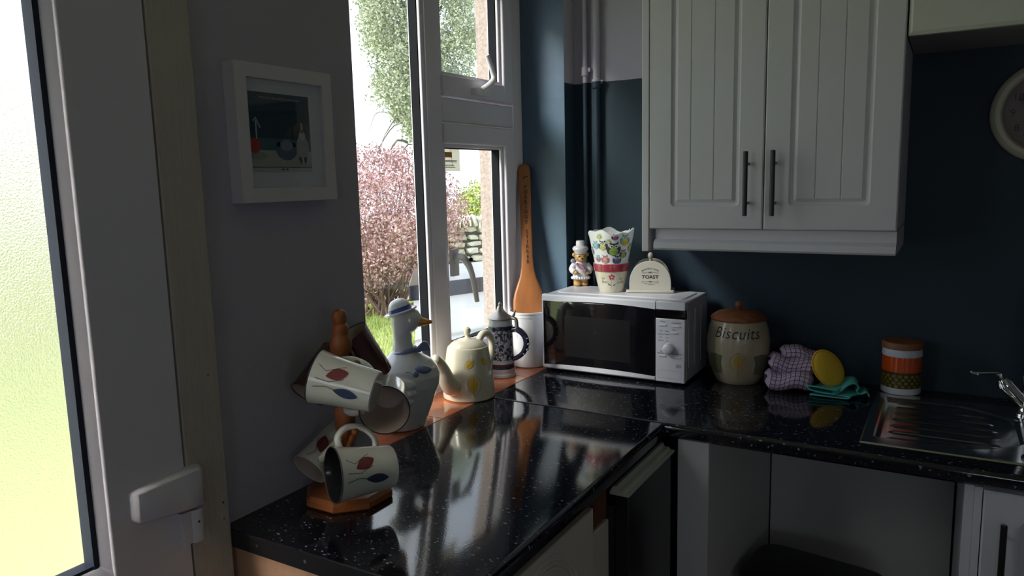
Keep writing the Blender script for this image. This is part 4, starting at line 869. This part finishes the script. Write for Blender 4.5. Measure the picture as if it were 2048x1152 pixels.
# ------------------------------------------------------------ stein
def stein_mat():
    m, n, l, b = new_mat('stein_relief'); t = n.new('ShaderNodeTexCoord'); v = n.new('ShaderNodeTexNoise'); v.inputs['Scale'].default_value = 75; v.inputs['Detail'].default_value = 3.5; v.inputs['Distortion'].default_value = 1.6
    l.new(t.outputs['Object'], v.inputs['Vector']); r = n.new('ShaderNodeValToRGB'); r.color_ramp.elements[0].position = .45; r.color_ramp.elements[0].color = (.015, .018, .05, 1); r.color_ramp.elements[1].position = .52; r.color_ramp.elements[1].color = (.52, .55, .66, 1)
    l.new(v.outputs['Fac'], r.inputs['Fac']); l.new(r.outputs['Color'], b.inputs['Base Color']); b.inputs['Roughness'].default_value = .3; bb = n.new('ShaderNodeBump'); bb.inputs['Strength'].default_value = .8; bb.inputs['Distance'].default_value = .003
    l.new(v.outputs['Fac'], bb.inputs['Height']); l.new(bb.outputs['Normal'], b.inputs['Normal']); return m
sc_ = Vector((-.088, -.372, TOP)); sn = root('beer_stein', tuple(sc_), 'blue and white relief beer stein with pewter lid on the windowsill', 'stein')
steinm = stein_mat(); sblue = pm('stein_navy', (.015, .018, .055), .2, coat=.5); swht = pm('stein_grey_white', (.60, .62, .70), .25, coat=.4)
def SL(prof, nm, mat): return MB().lathe(prof, c=sc_, seg=44).build(nm, mat, sn, smooth='auto')
SL([(.043, .0005), (.045, .003), (.045, .010), (.042, .014), (.0425, .018), (.044, .022), (.043, .028)], 'foot', swht)
SL([(.0425, .028), (.0432, .031), (.0420, .034)], 'foot_band', sblue); SL([(.0405, .034), (.041, .042), (.0405, .044)], 'foot_rib', pm('stein_brown', (.10, .04, .06), .3)); SL([(.0415, .044), (.0410, .055)], 'lower_band', swht)
SL([(.0398, .055), (.0392, .080), (.0383, .120), (.0372, .150)], 'relief_body', steinm)
SL([(.0372, .150), (.0392, .152), (.0395, .157), (.0392, .161), (.037, .163)], 'upper_band', sblue); SL([(.037, .163), (.0375, .166), (.0368, .178), (.036, .182)], 'rim', swht)
pewter = pm('pewter', (.42, .38, .35), .35, metal=.85)
ld2 = SL([(.036, .182), (.040, .183), (.0405, .186), (.036, .190), (.026, .196), (.017, .204), (.011, .212), (.009, .220), (.005, .224), (.006, .229), (.003, .234), (.001, .236)], 'lid', pewter)
hv = Vector((.863, .505, 0)).normalized()
hv = Vector((.95, .12, 0)).normalized()
m = MB().tube([sc_ + hv * .036 + Vector((0, 0, .150)), sc_ + hv * .060 + Vector((0, 0, .150)), sc_ + hv * .081 + Vector((0, 0, .132)), sc_ + hv * .086 + Vector((0, 0, .105)), sc_ + hv * .074 + Vector((0, 0, .078)), sc_ + hv * .054 + Vector((0, 0, .062)), sc_ + hv * .039 + Vector((0, 0, .056))], [.009, .0095, .0095, .009, .008, .0075, .007], seg=16, smooth_n=5); m.build('handle', sblue, sn, smooth=True)
for i in range(5):
    a = -.9 + .45 * i; m = MB().ellip(sc_ + hv * (.054 + .040 * cos(a)) + Vector((0, 0, .108 + .040 * sin(a))), (.004, .008, .004), seg=12, nr=8); m.build('handle_scroll', swht, sn, smooth=True)
m = MB().tube([sc_ + hv * .037 + Vector((0, 0, .186)), sc_ + hv * .052 + Vector((0, 0, .184)), sc_ + hv * .055 + Vector((0, 0, .165)), sc_ + hv * .054 + Vector((0, 0, .146))], [.005, .006, .006, .010], seg=12, smooth_n=3).tube([sc_ + hv * .040 + Vector((0, 0, .188)), sc_ + hv * .046 + Vector((0, 0, .196)), sc_ + hv * .052 + Vector((0, 0, .212))], [.004, .0045, .002], seg=10); m.build('thumb_lift', pewter, sn, smooth='auto')

# ------------------------------------------------------------ white canister + wooden spatula
wc_ = Vector((-.080, -.205, TOP)); uc = root('utensil_pot', tuple(wc_), 'plain white utensil pot between the stein and the microwave', 'pot')
MB().lathe([(.058, .0005), (.063, .004), (.0645, .02), (.0650, .176), (.0665, .178), (.0665, .183), (.062, .184), (.0605, .18), (.060, .012), (.02, .008)], c=wc_, seg=56).build('body', china, uc, smooth='auto')
wsf = lathe_surf([(.0645, 0), (.065, .2)], wc_, to_cam(wc_) - .35, .15, eps=.0012)
decal('moulded_lug', [line2([(-.02, -.05), (-.02, .014), (-.012, .018), (.03, .018)], .0022)], china, wsf, uc)
sp = root('spatula', (-.10, -.18, TOP + .05), 'giant wooden spatula lettered PORRIDGE STIRRER standing in the white pot', 'spatula')
b0 = Vector((-.075, -.205, .96)); b1 = Vector((-.143, -.104, 1.565)); ax = (b1 - b0).normalized(); nrm = Vector((.50, -.82, .10)); nrm = (nrm - ax * nrm.dot(ax)).normalized(); sid = ax.cross(nrm) * -1
if sid.dot(Vector((.86, .5, 0))) < 0: sid = -sid
Ls = (b1 - b0).length
prof_s = [(0, .040), (.06, .050), (.12, .053), (.155, .052), (.18, .047), (.205, .038), (.235, .027), (.265, .0215), (.30, .0195), (.40, .0195), (.50, .0205), (.56, .0215), (.59, .0215), (.605, .018), (.613, .011), (.616, .003)]
prof_s = [(t * Ls / .616, w_) for t, w_ in prof_s]
m = MB(); rs = []
for t, w_ in prof_s:
    c_ = b0 + ax * t; th = .0055
    rs.append([c_ + sid * (w_ * sx_) + nrm * (th * sy_) for sx_, sy_ in ((-1, 0), (-.93, -.7), (-.8, -1), (.8, -1), (.93, -.7), (1, 0), (.93, .7), (.8, 1), (-.8, 1), (-.93, .7))])
m.rings(rs); spo = m.build('blade_and_handle', woodo, sp, smooth='auto', angle=60)
ssf = plane_surf(b0 + nrm * .0055, sid, ax, .0006) if sid.cross(ax).dot(nrm) > 0 else (lambda u, v: b0 + nrm * .0062 + sid * u + ax * v)
burn = pm('burnt_print', (.05, .02, .01), .6)
zc = .535 * Ls / .616
for ch in 'PORRIDGE STIRRER':
    if ch != ' ': text('burnt_letter', ch, .0175, burn, (lambda zc: lambda u, v: ssf(u * .9 + .002, v + zc))(zc), sp, step=1, off=.0006)
    zc -= .0168
decal('thumb_hole', [line2([(-.004, .565), (.002, .572), (.012, .572)], .004)], burn, ssf, sp, step=1)

# ------------------------------------------------------------ mug tree and mugs
mc = Vector((.113, -1.288, TOP)); mt = root('mug_tree', tuple(mc), 'varnished pine mug tree with turned finial at the near end of the worktop', 'mug tree')
P = [(.088 * cos(a) , .088 * sin(a)) for a in [pi / 8 + i * pi / 4 for i in range(8)]]
MB().rings([[mc + Vector((x * k, y * k, z)) for x, y in P] for k, z in ((.97, .0005), (1, .004), (1, .014), (.9, .021), (.5, .023))]).build('base', woodtree, mt, smooth='auto', angle=20)
MB().lathe([(r_ * 1.2, z_) for r_, z_ in [(.020, .022), (.014, .03), (.011, .05), (.0105, .12), (.014, .13), (.0165, .145), (.0165, .178), (.014, .188), (.0105, .20), (.0105, .27), (.012, .285), (.0165, .295), (.018, .305), (.0165, .317), (.013, .322), (.0125, .328), (.0145, .334), (.0135, .341), (.0095, .346), (.0115, .353), (.0125, .361), (.010, .369), (.004, .374), (.001, .375)]], c=mc, seg=28).build('pole', woodtree, mt, smooth='auto')
PR = [(.0328, 0), (.0345, .002), (.0365, .030), (.0395, .065), (.0440, .098), (.0452, .106), (.0440, .107), (.0425, .102), (.0380, .065), (.0345, .03), (.031, .006)]
def mug(mouth, base, hdir, label, rimc, inside, L=.106, outer=None, prints=True, k=1.0, roll=0, group=None):
    mouth, base = Vector(mouth), Vector(base); ax_ = (mouth - base).normalized(); F = frame_from(ax_)
    c_ = (mouth + base) / 2 - ax_ * L / 2
    rt = root('mug', tuple(c_), label, 'mug', 'mugs hanging on the mug tree')
    pr = [(r * k, z * L / .106) for r, z in PR]
    m = MB(); m.rings([[c_ + F @ Vector((r * cos(2 * pi * j / 44), r * sin(2 * pi * j / 44), z)) for j in range(44)] for r, z in pr[:6]], m=0, cap1=False); m.build('body', outer or mugc, rt, smooth='auto')
    m = MB(); m.rings([[c_ + F @ Vector((r * cos(2 * pi * j / 44), r * sin(2 * pi * j / 44), z)) for j in range(44)] for r, z in pr[6:]], cap0=False); m.build('inside', inside, rt, smooth='auto')
    m = MB(); m.tube([c_ + F @ Vector((.0445 * k * cos(a), .0445 * k * sin(a), L)) for a in [2 * pi * j / 44 for j in range(45)]], .0013, seg=8); m.build('rim_line', rimc, rt, smooth=True)
    hd = Vector(hdir); hd = (hd - ax_ * hd.dot(ax_)).normalized()
    m = MB().tube([c_ + ax_ * (L * .84) + hd * .038 * k, c_ + ax_ * (L * .86) + hd * .058 * k, c_ + ax_ * (L * .68) + hd * .072 * k, c_ + ax_ * (L * .42) + hd * .068 * k, c_ + ax_ * (L * .24) + hd * .050 * k, c_ + ax_ * (L * .22) + hd * .033 * k], [.0055, .0055, .0058, .0058, .0055, .0055], seg=12, smooth_n=5, flat=1.4); m.build('handle', outer or mugc, rt, smooth=True)
    if prints:
        # decoration centred on the side facing the room
        v = CAMP - c_; v = (v - ax_ * v.dot(ax_)).normalized(); loc = F.transposed() @ v; ang = math.atan2(loc.y, loc.x) + roll
        def sf(e): return lathe_surf(pr[:6], c_, ang, L * .5, eps=e, F=F)
        decal('tulip_print', [leaf(.012, .010, .040, .024, .4)], pm('tulip_red', (.16, .035, .04), .3), sf(.0006), rt, step=.006)
        decal('tulip_print', [leaf(-.018, -.012, .046, .020, -.1)], pm('tulip_blue', (.035, .05, .10), .3), sf(.0006), rt, step=.006)
        decal('stem_print', [line2([(.006, -.004), (-.004, .02), (-.002, .045)], .0012), line2([(-.016, .004), (-.012, .024), (-.016, .046)], .0012), line2([(.03, .0), (.012, .03), (.02, .046)], .0012)], pm('stem_dark', (.07, .08, .05), .4), sf(.0008), rt, step=.006)
    pg = c_ + ax_ * L * .55 + hd * .064 * k
    return pg
pegs = []
rimd = pm('rim_dark', (.03, .025, .03), .3); 
pegs.append((mug((.132, -1.378, 1.167), (.236, -1.330, 1.137), (-.5, .8, .3), 'cream mug with red and blue tulips tilted at the front upper row of the tree', rimd, mugin, prints=True, L=.114, k=1.1), 1.12))
pegs.append((mug((.211, -1.285, 1.088), (.152, -1.203, 1.094), (-.8, -.5, -.1), 'upper mug turned to show its pinkish inside and dark rim', rimd, mugin, prints=False, k=1.06), 1.06))
pegs.append((mug((.176, -1.385, .990), (.223, -1.295, .982), (-.3, .3, .9), 'lower front mug whose black inside faces the room', rimd, mugin_dark, prints=True, k=1.14, L=.112), 1.02))
pegs.append((mug((.058, -1.330, .965), (.062, -1.250, 1.012), (.6, .0, .5), 'pale mug hanging behind at lower left, almost touching the wall', mugc, mugin, prints=True, k=.84), .99))
pegs.append((mug((.050, -1.315, 1.110), (.052, -1.245, 1.175), (.6, -.2, .3), 'mug with deep shadow painted in dark brown-red, hanging nearest the wall in the upper row', mugshade, mugin, outer=mugshade, prints=False, k=.84), 1.11))
pegs.append((mug((.076, -1.225, 1.205), (.108, -1.180, 1.120), (.4, -.9, .2), 'mug with deep shadow painted in dark brown-red, behind the pole in the upper row', mugshade, mugin, outer=mugshade, prints=False, k=.95), 1.10))
for pgp, zz in pegs:
    b = mc + Vector((0, 0, zz - TOP - .03)); e = Vector(pgp)
    MB().tube([b, b + (e - b) * .6, e], [.0055, .006, .005], seg=12).ellip(e, (.008, .008, .008), seg=14, nr=10).build('peg', woodtree, mt, smooth=True)

# ------------------------------------------------------------ outside
GZ = -.15
def lawn_mat():
    m, n, l, b = new_mat('lawn'); t = n.new('ShaderNodeTexCoord'); v = n.new('ShaderNodeTexNoise'); v.inputs['Scale'].default_value = 6; v.inputs['Detail'].default_value = 8; l.new(t.outputs['Object'], v.inputs['Vector'])
    r = n.new('ShaderNodeValToRGB'); r.color_ramp.elements[0].position = .35; r.color_ramp.elements[0].color = (.27, .35, .09, 1); r.color_ramp.elements[1].position = .7; r.color_ramp.elements[1].color = (.46, .53, .18, 1)
    l.new(v.outputs['Fac'], r.inputs['Fac']); l.new(r.outputs['Color'], b.inputs['Base Color']); b.inputs['Roughness'].default_value = .9; return m
lm = lawn_mat()
m = MB().box(-30, -.9, -14, 24, GZ - .2, GZ); tag(m.build('ground', lm), kind='structure')
m = MB().box(-.9, -.301, -8, 8, GZ - .2, GZ + .02); tag(m.build('path', pm('concrete', (.45, .43, .40), .9, noise=.2, nscale=8)), kind='structure')
m = MB().box(-.3, 9, -14, -5.0, GZ - .2, GZ); tag(m.build('ground_rear', lm), kind='structure')
rnd = random.Random(5); m = MB()
for i in range(9000):
    az = RAD(rnd.uniform(36.5, 43)); d = rnd.uniform(6.5, 10.3); x = 1.11 - d * sin(az); y = -2.32 + d * cos(az); hh_ = rnd.uniform(.03, .07); a = rnd.uniform(0, pi); w_ = .006
    lx, ly = rnd.uniform(-.02, .02), rnd.uniform(-.02, .02)
    m.add([(x - w_ * cos(a), y - w_ * sin(a), GZ), (x + w_ * cos(a), y + w_ * sin(a), GZ), (x + lx, y + ly, GZ + hh_)], [(0, 1, 2)])
tag(m.build('grass', lm), 'bright green lawn grass outside the fixed window pane', 'grass', kind='stuff')
# stone wall
A = Vector((-7.5, 3.8, 0)); Bp = Vector((-3.0, 8.75, 0)); dv = (Bp - A).normalized(); nv = Vector((dv.y, -dv.x, 0))
sw = root('garden_wall', (-5.4, 6.1, GZ), 'rough dry-stone garden wall behind the red shrub', 'wall')
Lw = (Bp - A).length; core = MB()
core.add([A + nv * -.02 + Vector((0, 0, GZ)), Bp + nv * -.02 + Vector((0, 0, GZ)), Bp + nv * -.02 + Vector((0, 0, .80)), A + nv * -.02 + Vector((0, 0, .80)), A - nv * .35 + Vector((0, 0, GZ)), Bp - nv * .35 + Vector((0, 0, GZ)), Bp - nv * .35 + Vector((0, 0, .80)), A - nv * .35 + Vector((0, 0, .80))], [(0, 1, 2, 3), (4, 5, 6, 7), (3, 2, 6, 7), (0, 3, 7, 4), (1, 2, 6, 5)])
core.build('rubble_core', pm('wall_core', (.16, .14, .11), .95), sw)
rnd = random.Random(11)
protos = []
for k in range(10):
    bm = bmesh.new(); bmesh.ops.create_icosphere(bm, subdivisions=1, radius=.5)
    for v in bm.verts:
        v.co = Vector([math.copysign(abs(c) ** .62, c) for c in v.co * 2]) * .5; v.co += Vector([rnd.uniform(-.07, .07) for _ in range(3)])
    me = bpy.data.meshes.new('stone'); bm.to_mesh(me); bm.free(); me.materials.append(stone_ms[k % 4]); protos.append(me)
stuff = MB(); ps0 = []; cnt = 0
for row in range(10):
    z = GZ + .05 + row * .103; s_ = rnd.uniform(0, .1)
    while s_ < Lw:
        L_ = rnd.uniform(.11, .26); hgt = rnd.uniform(.085, .115); pos = A + dv * (s_ + L_ / 2) + Vector((0, 0, z + rnd.uniform(-.01, .01)))
        near = 2.2 < s_ < 4.9
        ang = math.atan2(dv.y, dv.x)
        Mx = Matrix.Translation(pos) @ Matrix.Rotation(ang, 4, 'Z') @ Matrix.Rotation(rnd.uniform(-.12, .12), 4, 'Y') @ Matrix.Diagonal((L_ * 1.0, .16, hgt * 1.0, 1))
        me = protos[rnd.randrange(10)]
        if near and cnt < 290:
            o = bpy.data.objects.new('stone', me); COL.objects.link(o); o.parent = sw; o.matrix_basis = ROOTM[sw.name].inverted() @ Mx; cnt += 1
        else:
            stuff.add([Mx @ v.co for v in me.vertices], [tuple(p.vertices) for p in me.polygons])
        s_ += L_
# coping: upright slabs on top
s_ = 0
while s_ < Lw:
    L_ = rnd.uniform(.05, .11); pos = A + dv * (s_ + L_ / 2) + Vector((0, 0, .93 + rnd.uniform(-.02, .03)))
    Mx = Matrix.Translation(pos) @ Matrix.Rotation(math.atan2(dv.y, dv.x), 4, 'Z') @ Matrix.Rotation(rnd.uniform(-.25, .1), 4, 'Y') @ Matrix.Diagonal((L_, .3, .22, 1)); me = protos[rnd.randrange(10)]
    stuff.add([Mx @ v.co for v in me.vertices], [tuple(p.vertices) for p in me.polygons]); s_ += L_
tag(stuff.build('loose_stones', stone_ms[0], sw), kind='stuff')
def polar(az, d, z): return Vector((1.109 - d * sin(RAD(az)), -2.324 + d * cos(RAD(az)), z))
def leafmat(name, c1, c2):
    m, n, l, b = new_mat(name); g_ = n.new('ShaderNodeNewGeometry'); r = n.new('ShaderNodeValToRGB'); r.color_ramp.elements[0].color = (*c1, 1); r.color_ramp.elements[1].color = (*c2, 1)
    l.new(g_.outputs['Random Per Island'], r.inputs['Fac']); l.new(r.outputs['Color'], b.inputs['Base Color']); b.inputs['Roughness'].default_value = .7; return m
def leaves(m, c, r, n, size, rnd, shell=.5):
    for i in range(n):
        v = Vector((rnd.gauss(0, 1), rnd.gauss(0, 1), rnd.gauss(0, 1))).normalized(); k = rnd.uniform(shell, 1) ** .7
        p = c + Vector((v.x * r[0] * k, v.y * r[1] * k, v.z * r[2] * k)); s = size * rnd.uniform(.6, 1.3)
        a = Vector((rnd.uniform(-1, 1), rnd.uniform(-1, 1), rnd.uniform(-1, 1))).normalized(); b_ = a.orthogonal().normalized(); 
        m.add([p - a * s, p + b_ * s * .5, p + a * s, p - b_ * s * .5], [(0, 1, 2, 3)])
rnd = random.Random(3)
rs_ = root('red_shrub', tuple(polar(39.5, 9.6, GZ)), 'large round shrub with dusky red leaves in front of the stone wall', 'shrub')
m = MB(); cc = polar(40.0, 9.3, 1.10); leaves(m, cc, (1.05, 1.05, .82), 16000, .021, rnd, .35)
for i in range(40):
    v = Vector((rnd.gauss(0, 1), rnd.gauss(0, 1), rnd.gauss(0, .9))).normalized(); leaves(m, cc + Vector((v.x * .98, v.y * .98, v.z * .78)), (.17, .17, .17), 150, .02, rnd, .2)
tag(m.build('foliage', leafmat('copper_leaves', (.24, .105, .11), (.58, .37, .37)), rs_), kind='stuff')
m = MB()
for i in range(60):
    v = Vector((rnd.gauss(0, 1), rnd.gauss(0, 1), rnd.uniform(-.8, 1))).normalized(); b0_ = polar(40.3, 9.5, GZ) + Vector((rnd.uniform(-.25, .25), rnd.uniform(-.25, .25), 0))
    e = cc + Vector((v.x * .9, v.y * .9, v.z * .85)) * rnd.uniform(.8, 1.12); m.tube([b0_, (b0_ + e) / 2 + Vector((rnd.uniform(-.1, .1),) * 3), e], [.014, .008, .003], seg=5)
m.build('stems', pm('shrub_bark', (.16, .10, .08), .9), rs_)
# undergrowth browny twigs low
ug = root('undergrowth', tuple(polar(39.8, 10.0, GZ)), 'brown and green undergrowth below the red shrub', 'bush')
m = MB()
for i in range(9): leaves(m, polar(36.8 + i * .75, 10.0, .10 + rnd.uniform(0, .25)), (.25, .25, .22), 260, .025, rnd, .2)
tag(m.build('foliage', leafmat('brown_green', (.16, .14, .08), (.42, .37, .22)), ug), kind='stuff')
tag_g = root('green_shrub', tuple(polar(32.6, 12, GZ)), 'yellow-green bush rising beyond the stone wall at right', 'shrub')
m = MB(); leaves(m, polar(31.6, 12.0, 1.0), (.8, .8, .45), 3500, .03, rnd, .3); leaves(m, polar(32.6, 12.2, 1.25), (.5, .5, .30), 1500, .025, rnd, .3); tag(m.build('foliage', leafmat('yellowgreen', (.16, .24, .05), (.48, .50, .12)), tag_g), kind='stuff')
MB().tube([polar(31.8, 12, GZ), polar(31.6, 12, .9)], [.06, .03], seg=8).build('stem', MATS['shrub_bark'], tag_g)
# ivy-clad tree
iv = root('tree', tuple(polar(36.3, 14, GZ)), 'tall ivy-clad tree with bare thin branches against the white sky', 'tree')
T = lambda az, sl, d=14: polar(az, d, 1.508 + sl * d)
m = MB(); bark = pm('tree_bark', (.17, .15, .12), .9, noise=.3, nscale=6)
m.tube([T(35.6, -.11), T(35.9, .0), T(36.2, .10), T(37.2, .25), T(38.0, .5)], [.16, .13, .12, .09, .05], seg=10, smooth_n=4); m.build('trunk', bark, iv, smooth=True)
for k in range(46):
    a0_ = rnd.uniform(35.6, 38.2); s0 = rnd.uniform(.02, .4); p = T(a0_, s0); pts = [p]; az, sl = a0_, s0; da = rnd.choice((-1, 1, 1)) * rnd.uniform(.3, 1.1); ds = rnd.uniform(-.02, .05)
    for q in range(5):
        az += da; sl += ds; ds -= rnd.uniform(.0, .02); da *= .85; pts.append(T(az, sl, 14 + rnd.uniform(-.3, .3)))
    MB().tube(pts, [.03, .02, .014, .010, .006, .004], seg=5, smooth_n=2).build('branch', bark, iv)
m = MB()
blobs = [(39.2, .23, .9, .8), (38.6, .17, .8, .7), (39.9, .19, .6, .6), (38.0, .12, .5, .5), (39.6, .27, 1.5, .55), (38.2, .24, 1.3, .5), (39.0, .19, 1.1, .45), (38.0, .155, .9, .4), (37.4, .11, .7, .4), (37.6, .08, .5, .3), (36.6, .26, 1.4, .6), (35.2, .25, 1.4, .6), (34.0, .23, 1.1, .5), (34.8, .18, .9, .4), (35.8, .16, .9, .4), (33.2, .19, .8, .4), (34.4, .13, .6, .3), (38.6, .33, 2, .8), (35.5, .34, 2, .8), (33, .3, 1.4, .6), (39.8, .13, .35, .25), (40.6, .22, .5, .4), (33.6, .115, .4, .25), (35.6, .115, .5, .25), (38.9, .10, .3, .25)]
for az, sl, w_, h_ in blobs:
    for q in range(int(30 * w_) + 8):
        cpt = T(az + rnd.gauss(0, w_ * .75), sl + rnd.gauss(0, h_ * .042), 14 + rnd.uniform(-.7, .7)); leaves(m, cpt, (.20, .20, .26), 52, .030, rnd, .1)
tag(m.build('foliage', leafmat('ivy_leaves', (.20, .24, .15), (.52, .55, .38)), iv), kind='stuff')
# low white store with dark roof edge
gs = root('garden_store', tuple(polar(35, 3.4, GZ)), 'low white store with a glossy dark roof edge close outside the window', 'store')
pA = polar(38.55, 3.0, 0); pB = polar(30.0, 3.32, 0); dv2 = (pB - pA).normalized(); nv2 = Vector((-sin(RAD(36)), cos(RAD(36)), 0))
def sbx(a, b, d0, d1, z0_, z1_): 
    vs = [(pA + dv2 * s + nv2 * d + Vector((0, 0, z))) for z in (z0_, z1_) for d in (d0, d1) for s in (a, b)]
    return MB().add(vs, [(0, 2, 3, 1), (4, 5, 7, 6), (0, 1, 5, 4), (2, 6, 7, 3), (0, 4, 6, 2), (1, 3, 7, 5)])
sbx(.02, 1.2, .02, .6, GZ, 1.04).build('body', pm('white_render', (.92, .91, .88), .6), gs)
for z_ in (.86, .62, .30): sbx(.018, 1.202, .012, .03, z_, z_ + .012).build('batten', pm('white_batten', (.62, .60, .55), .6), gs)
sbx(0, 1.22, 0, .62, 1.035, 1.10).build('roof_edge', pm('dark_gloss_edge', (.035, .03, .035), .12), gs, bevel=.004)

hd2 = root('hedge', tuple(polar(72, 8.5, GZ)), 'pale yellow-green hedge seen only as a blur through the frosted door glass', 'hedge')
m = MB()
for i in range(16):
    leaves(m, polar(58 + i * 2.4, 8.5 + .5 * sin(i), .95 + .15 * sin(i * 1.7)), (.5, .5, 1.15), 260, .09, rnd, .2)
tag(m.build('foliage', leafmat('hedge_leaves', (.40, .42, .22), (.68, .64, .45)), hd2), kind='stuff')
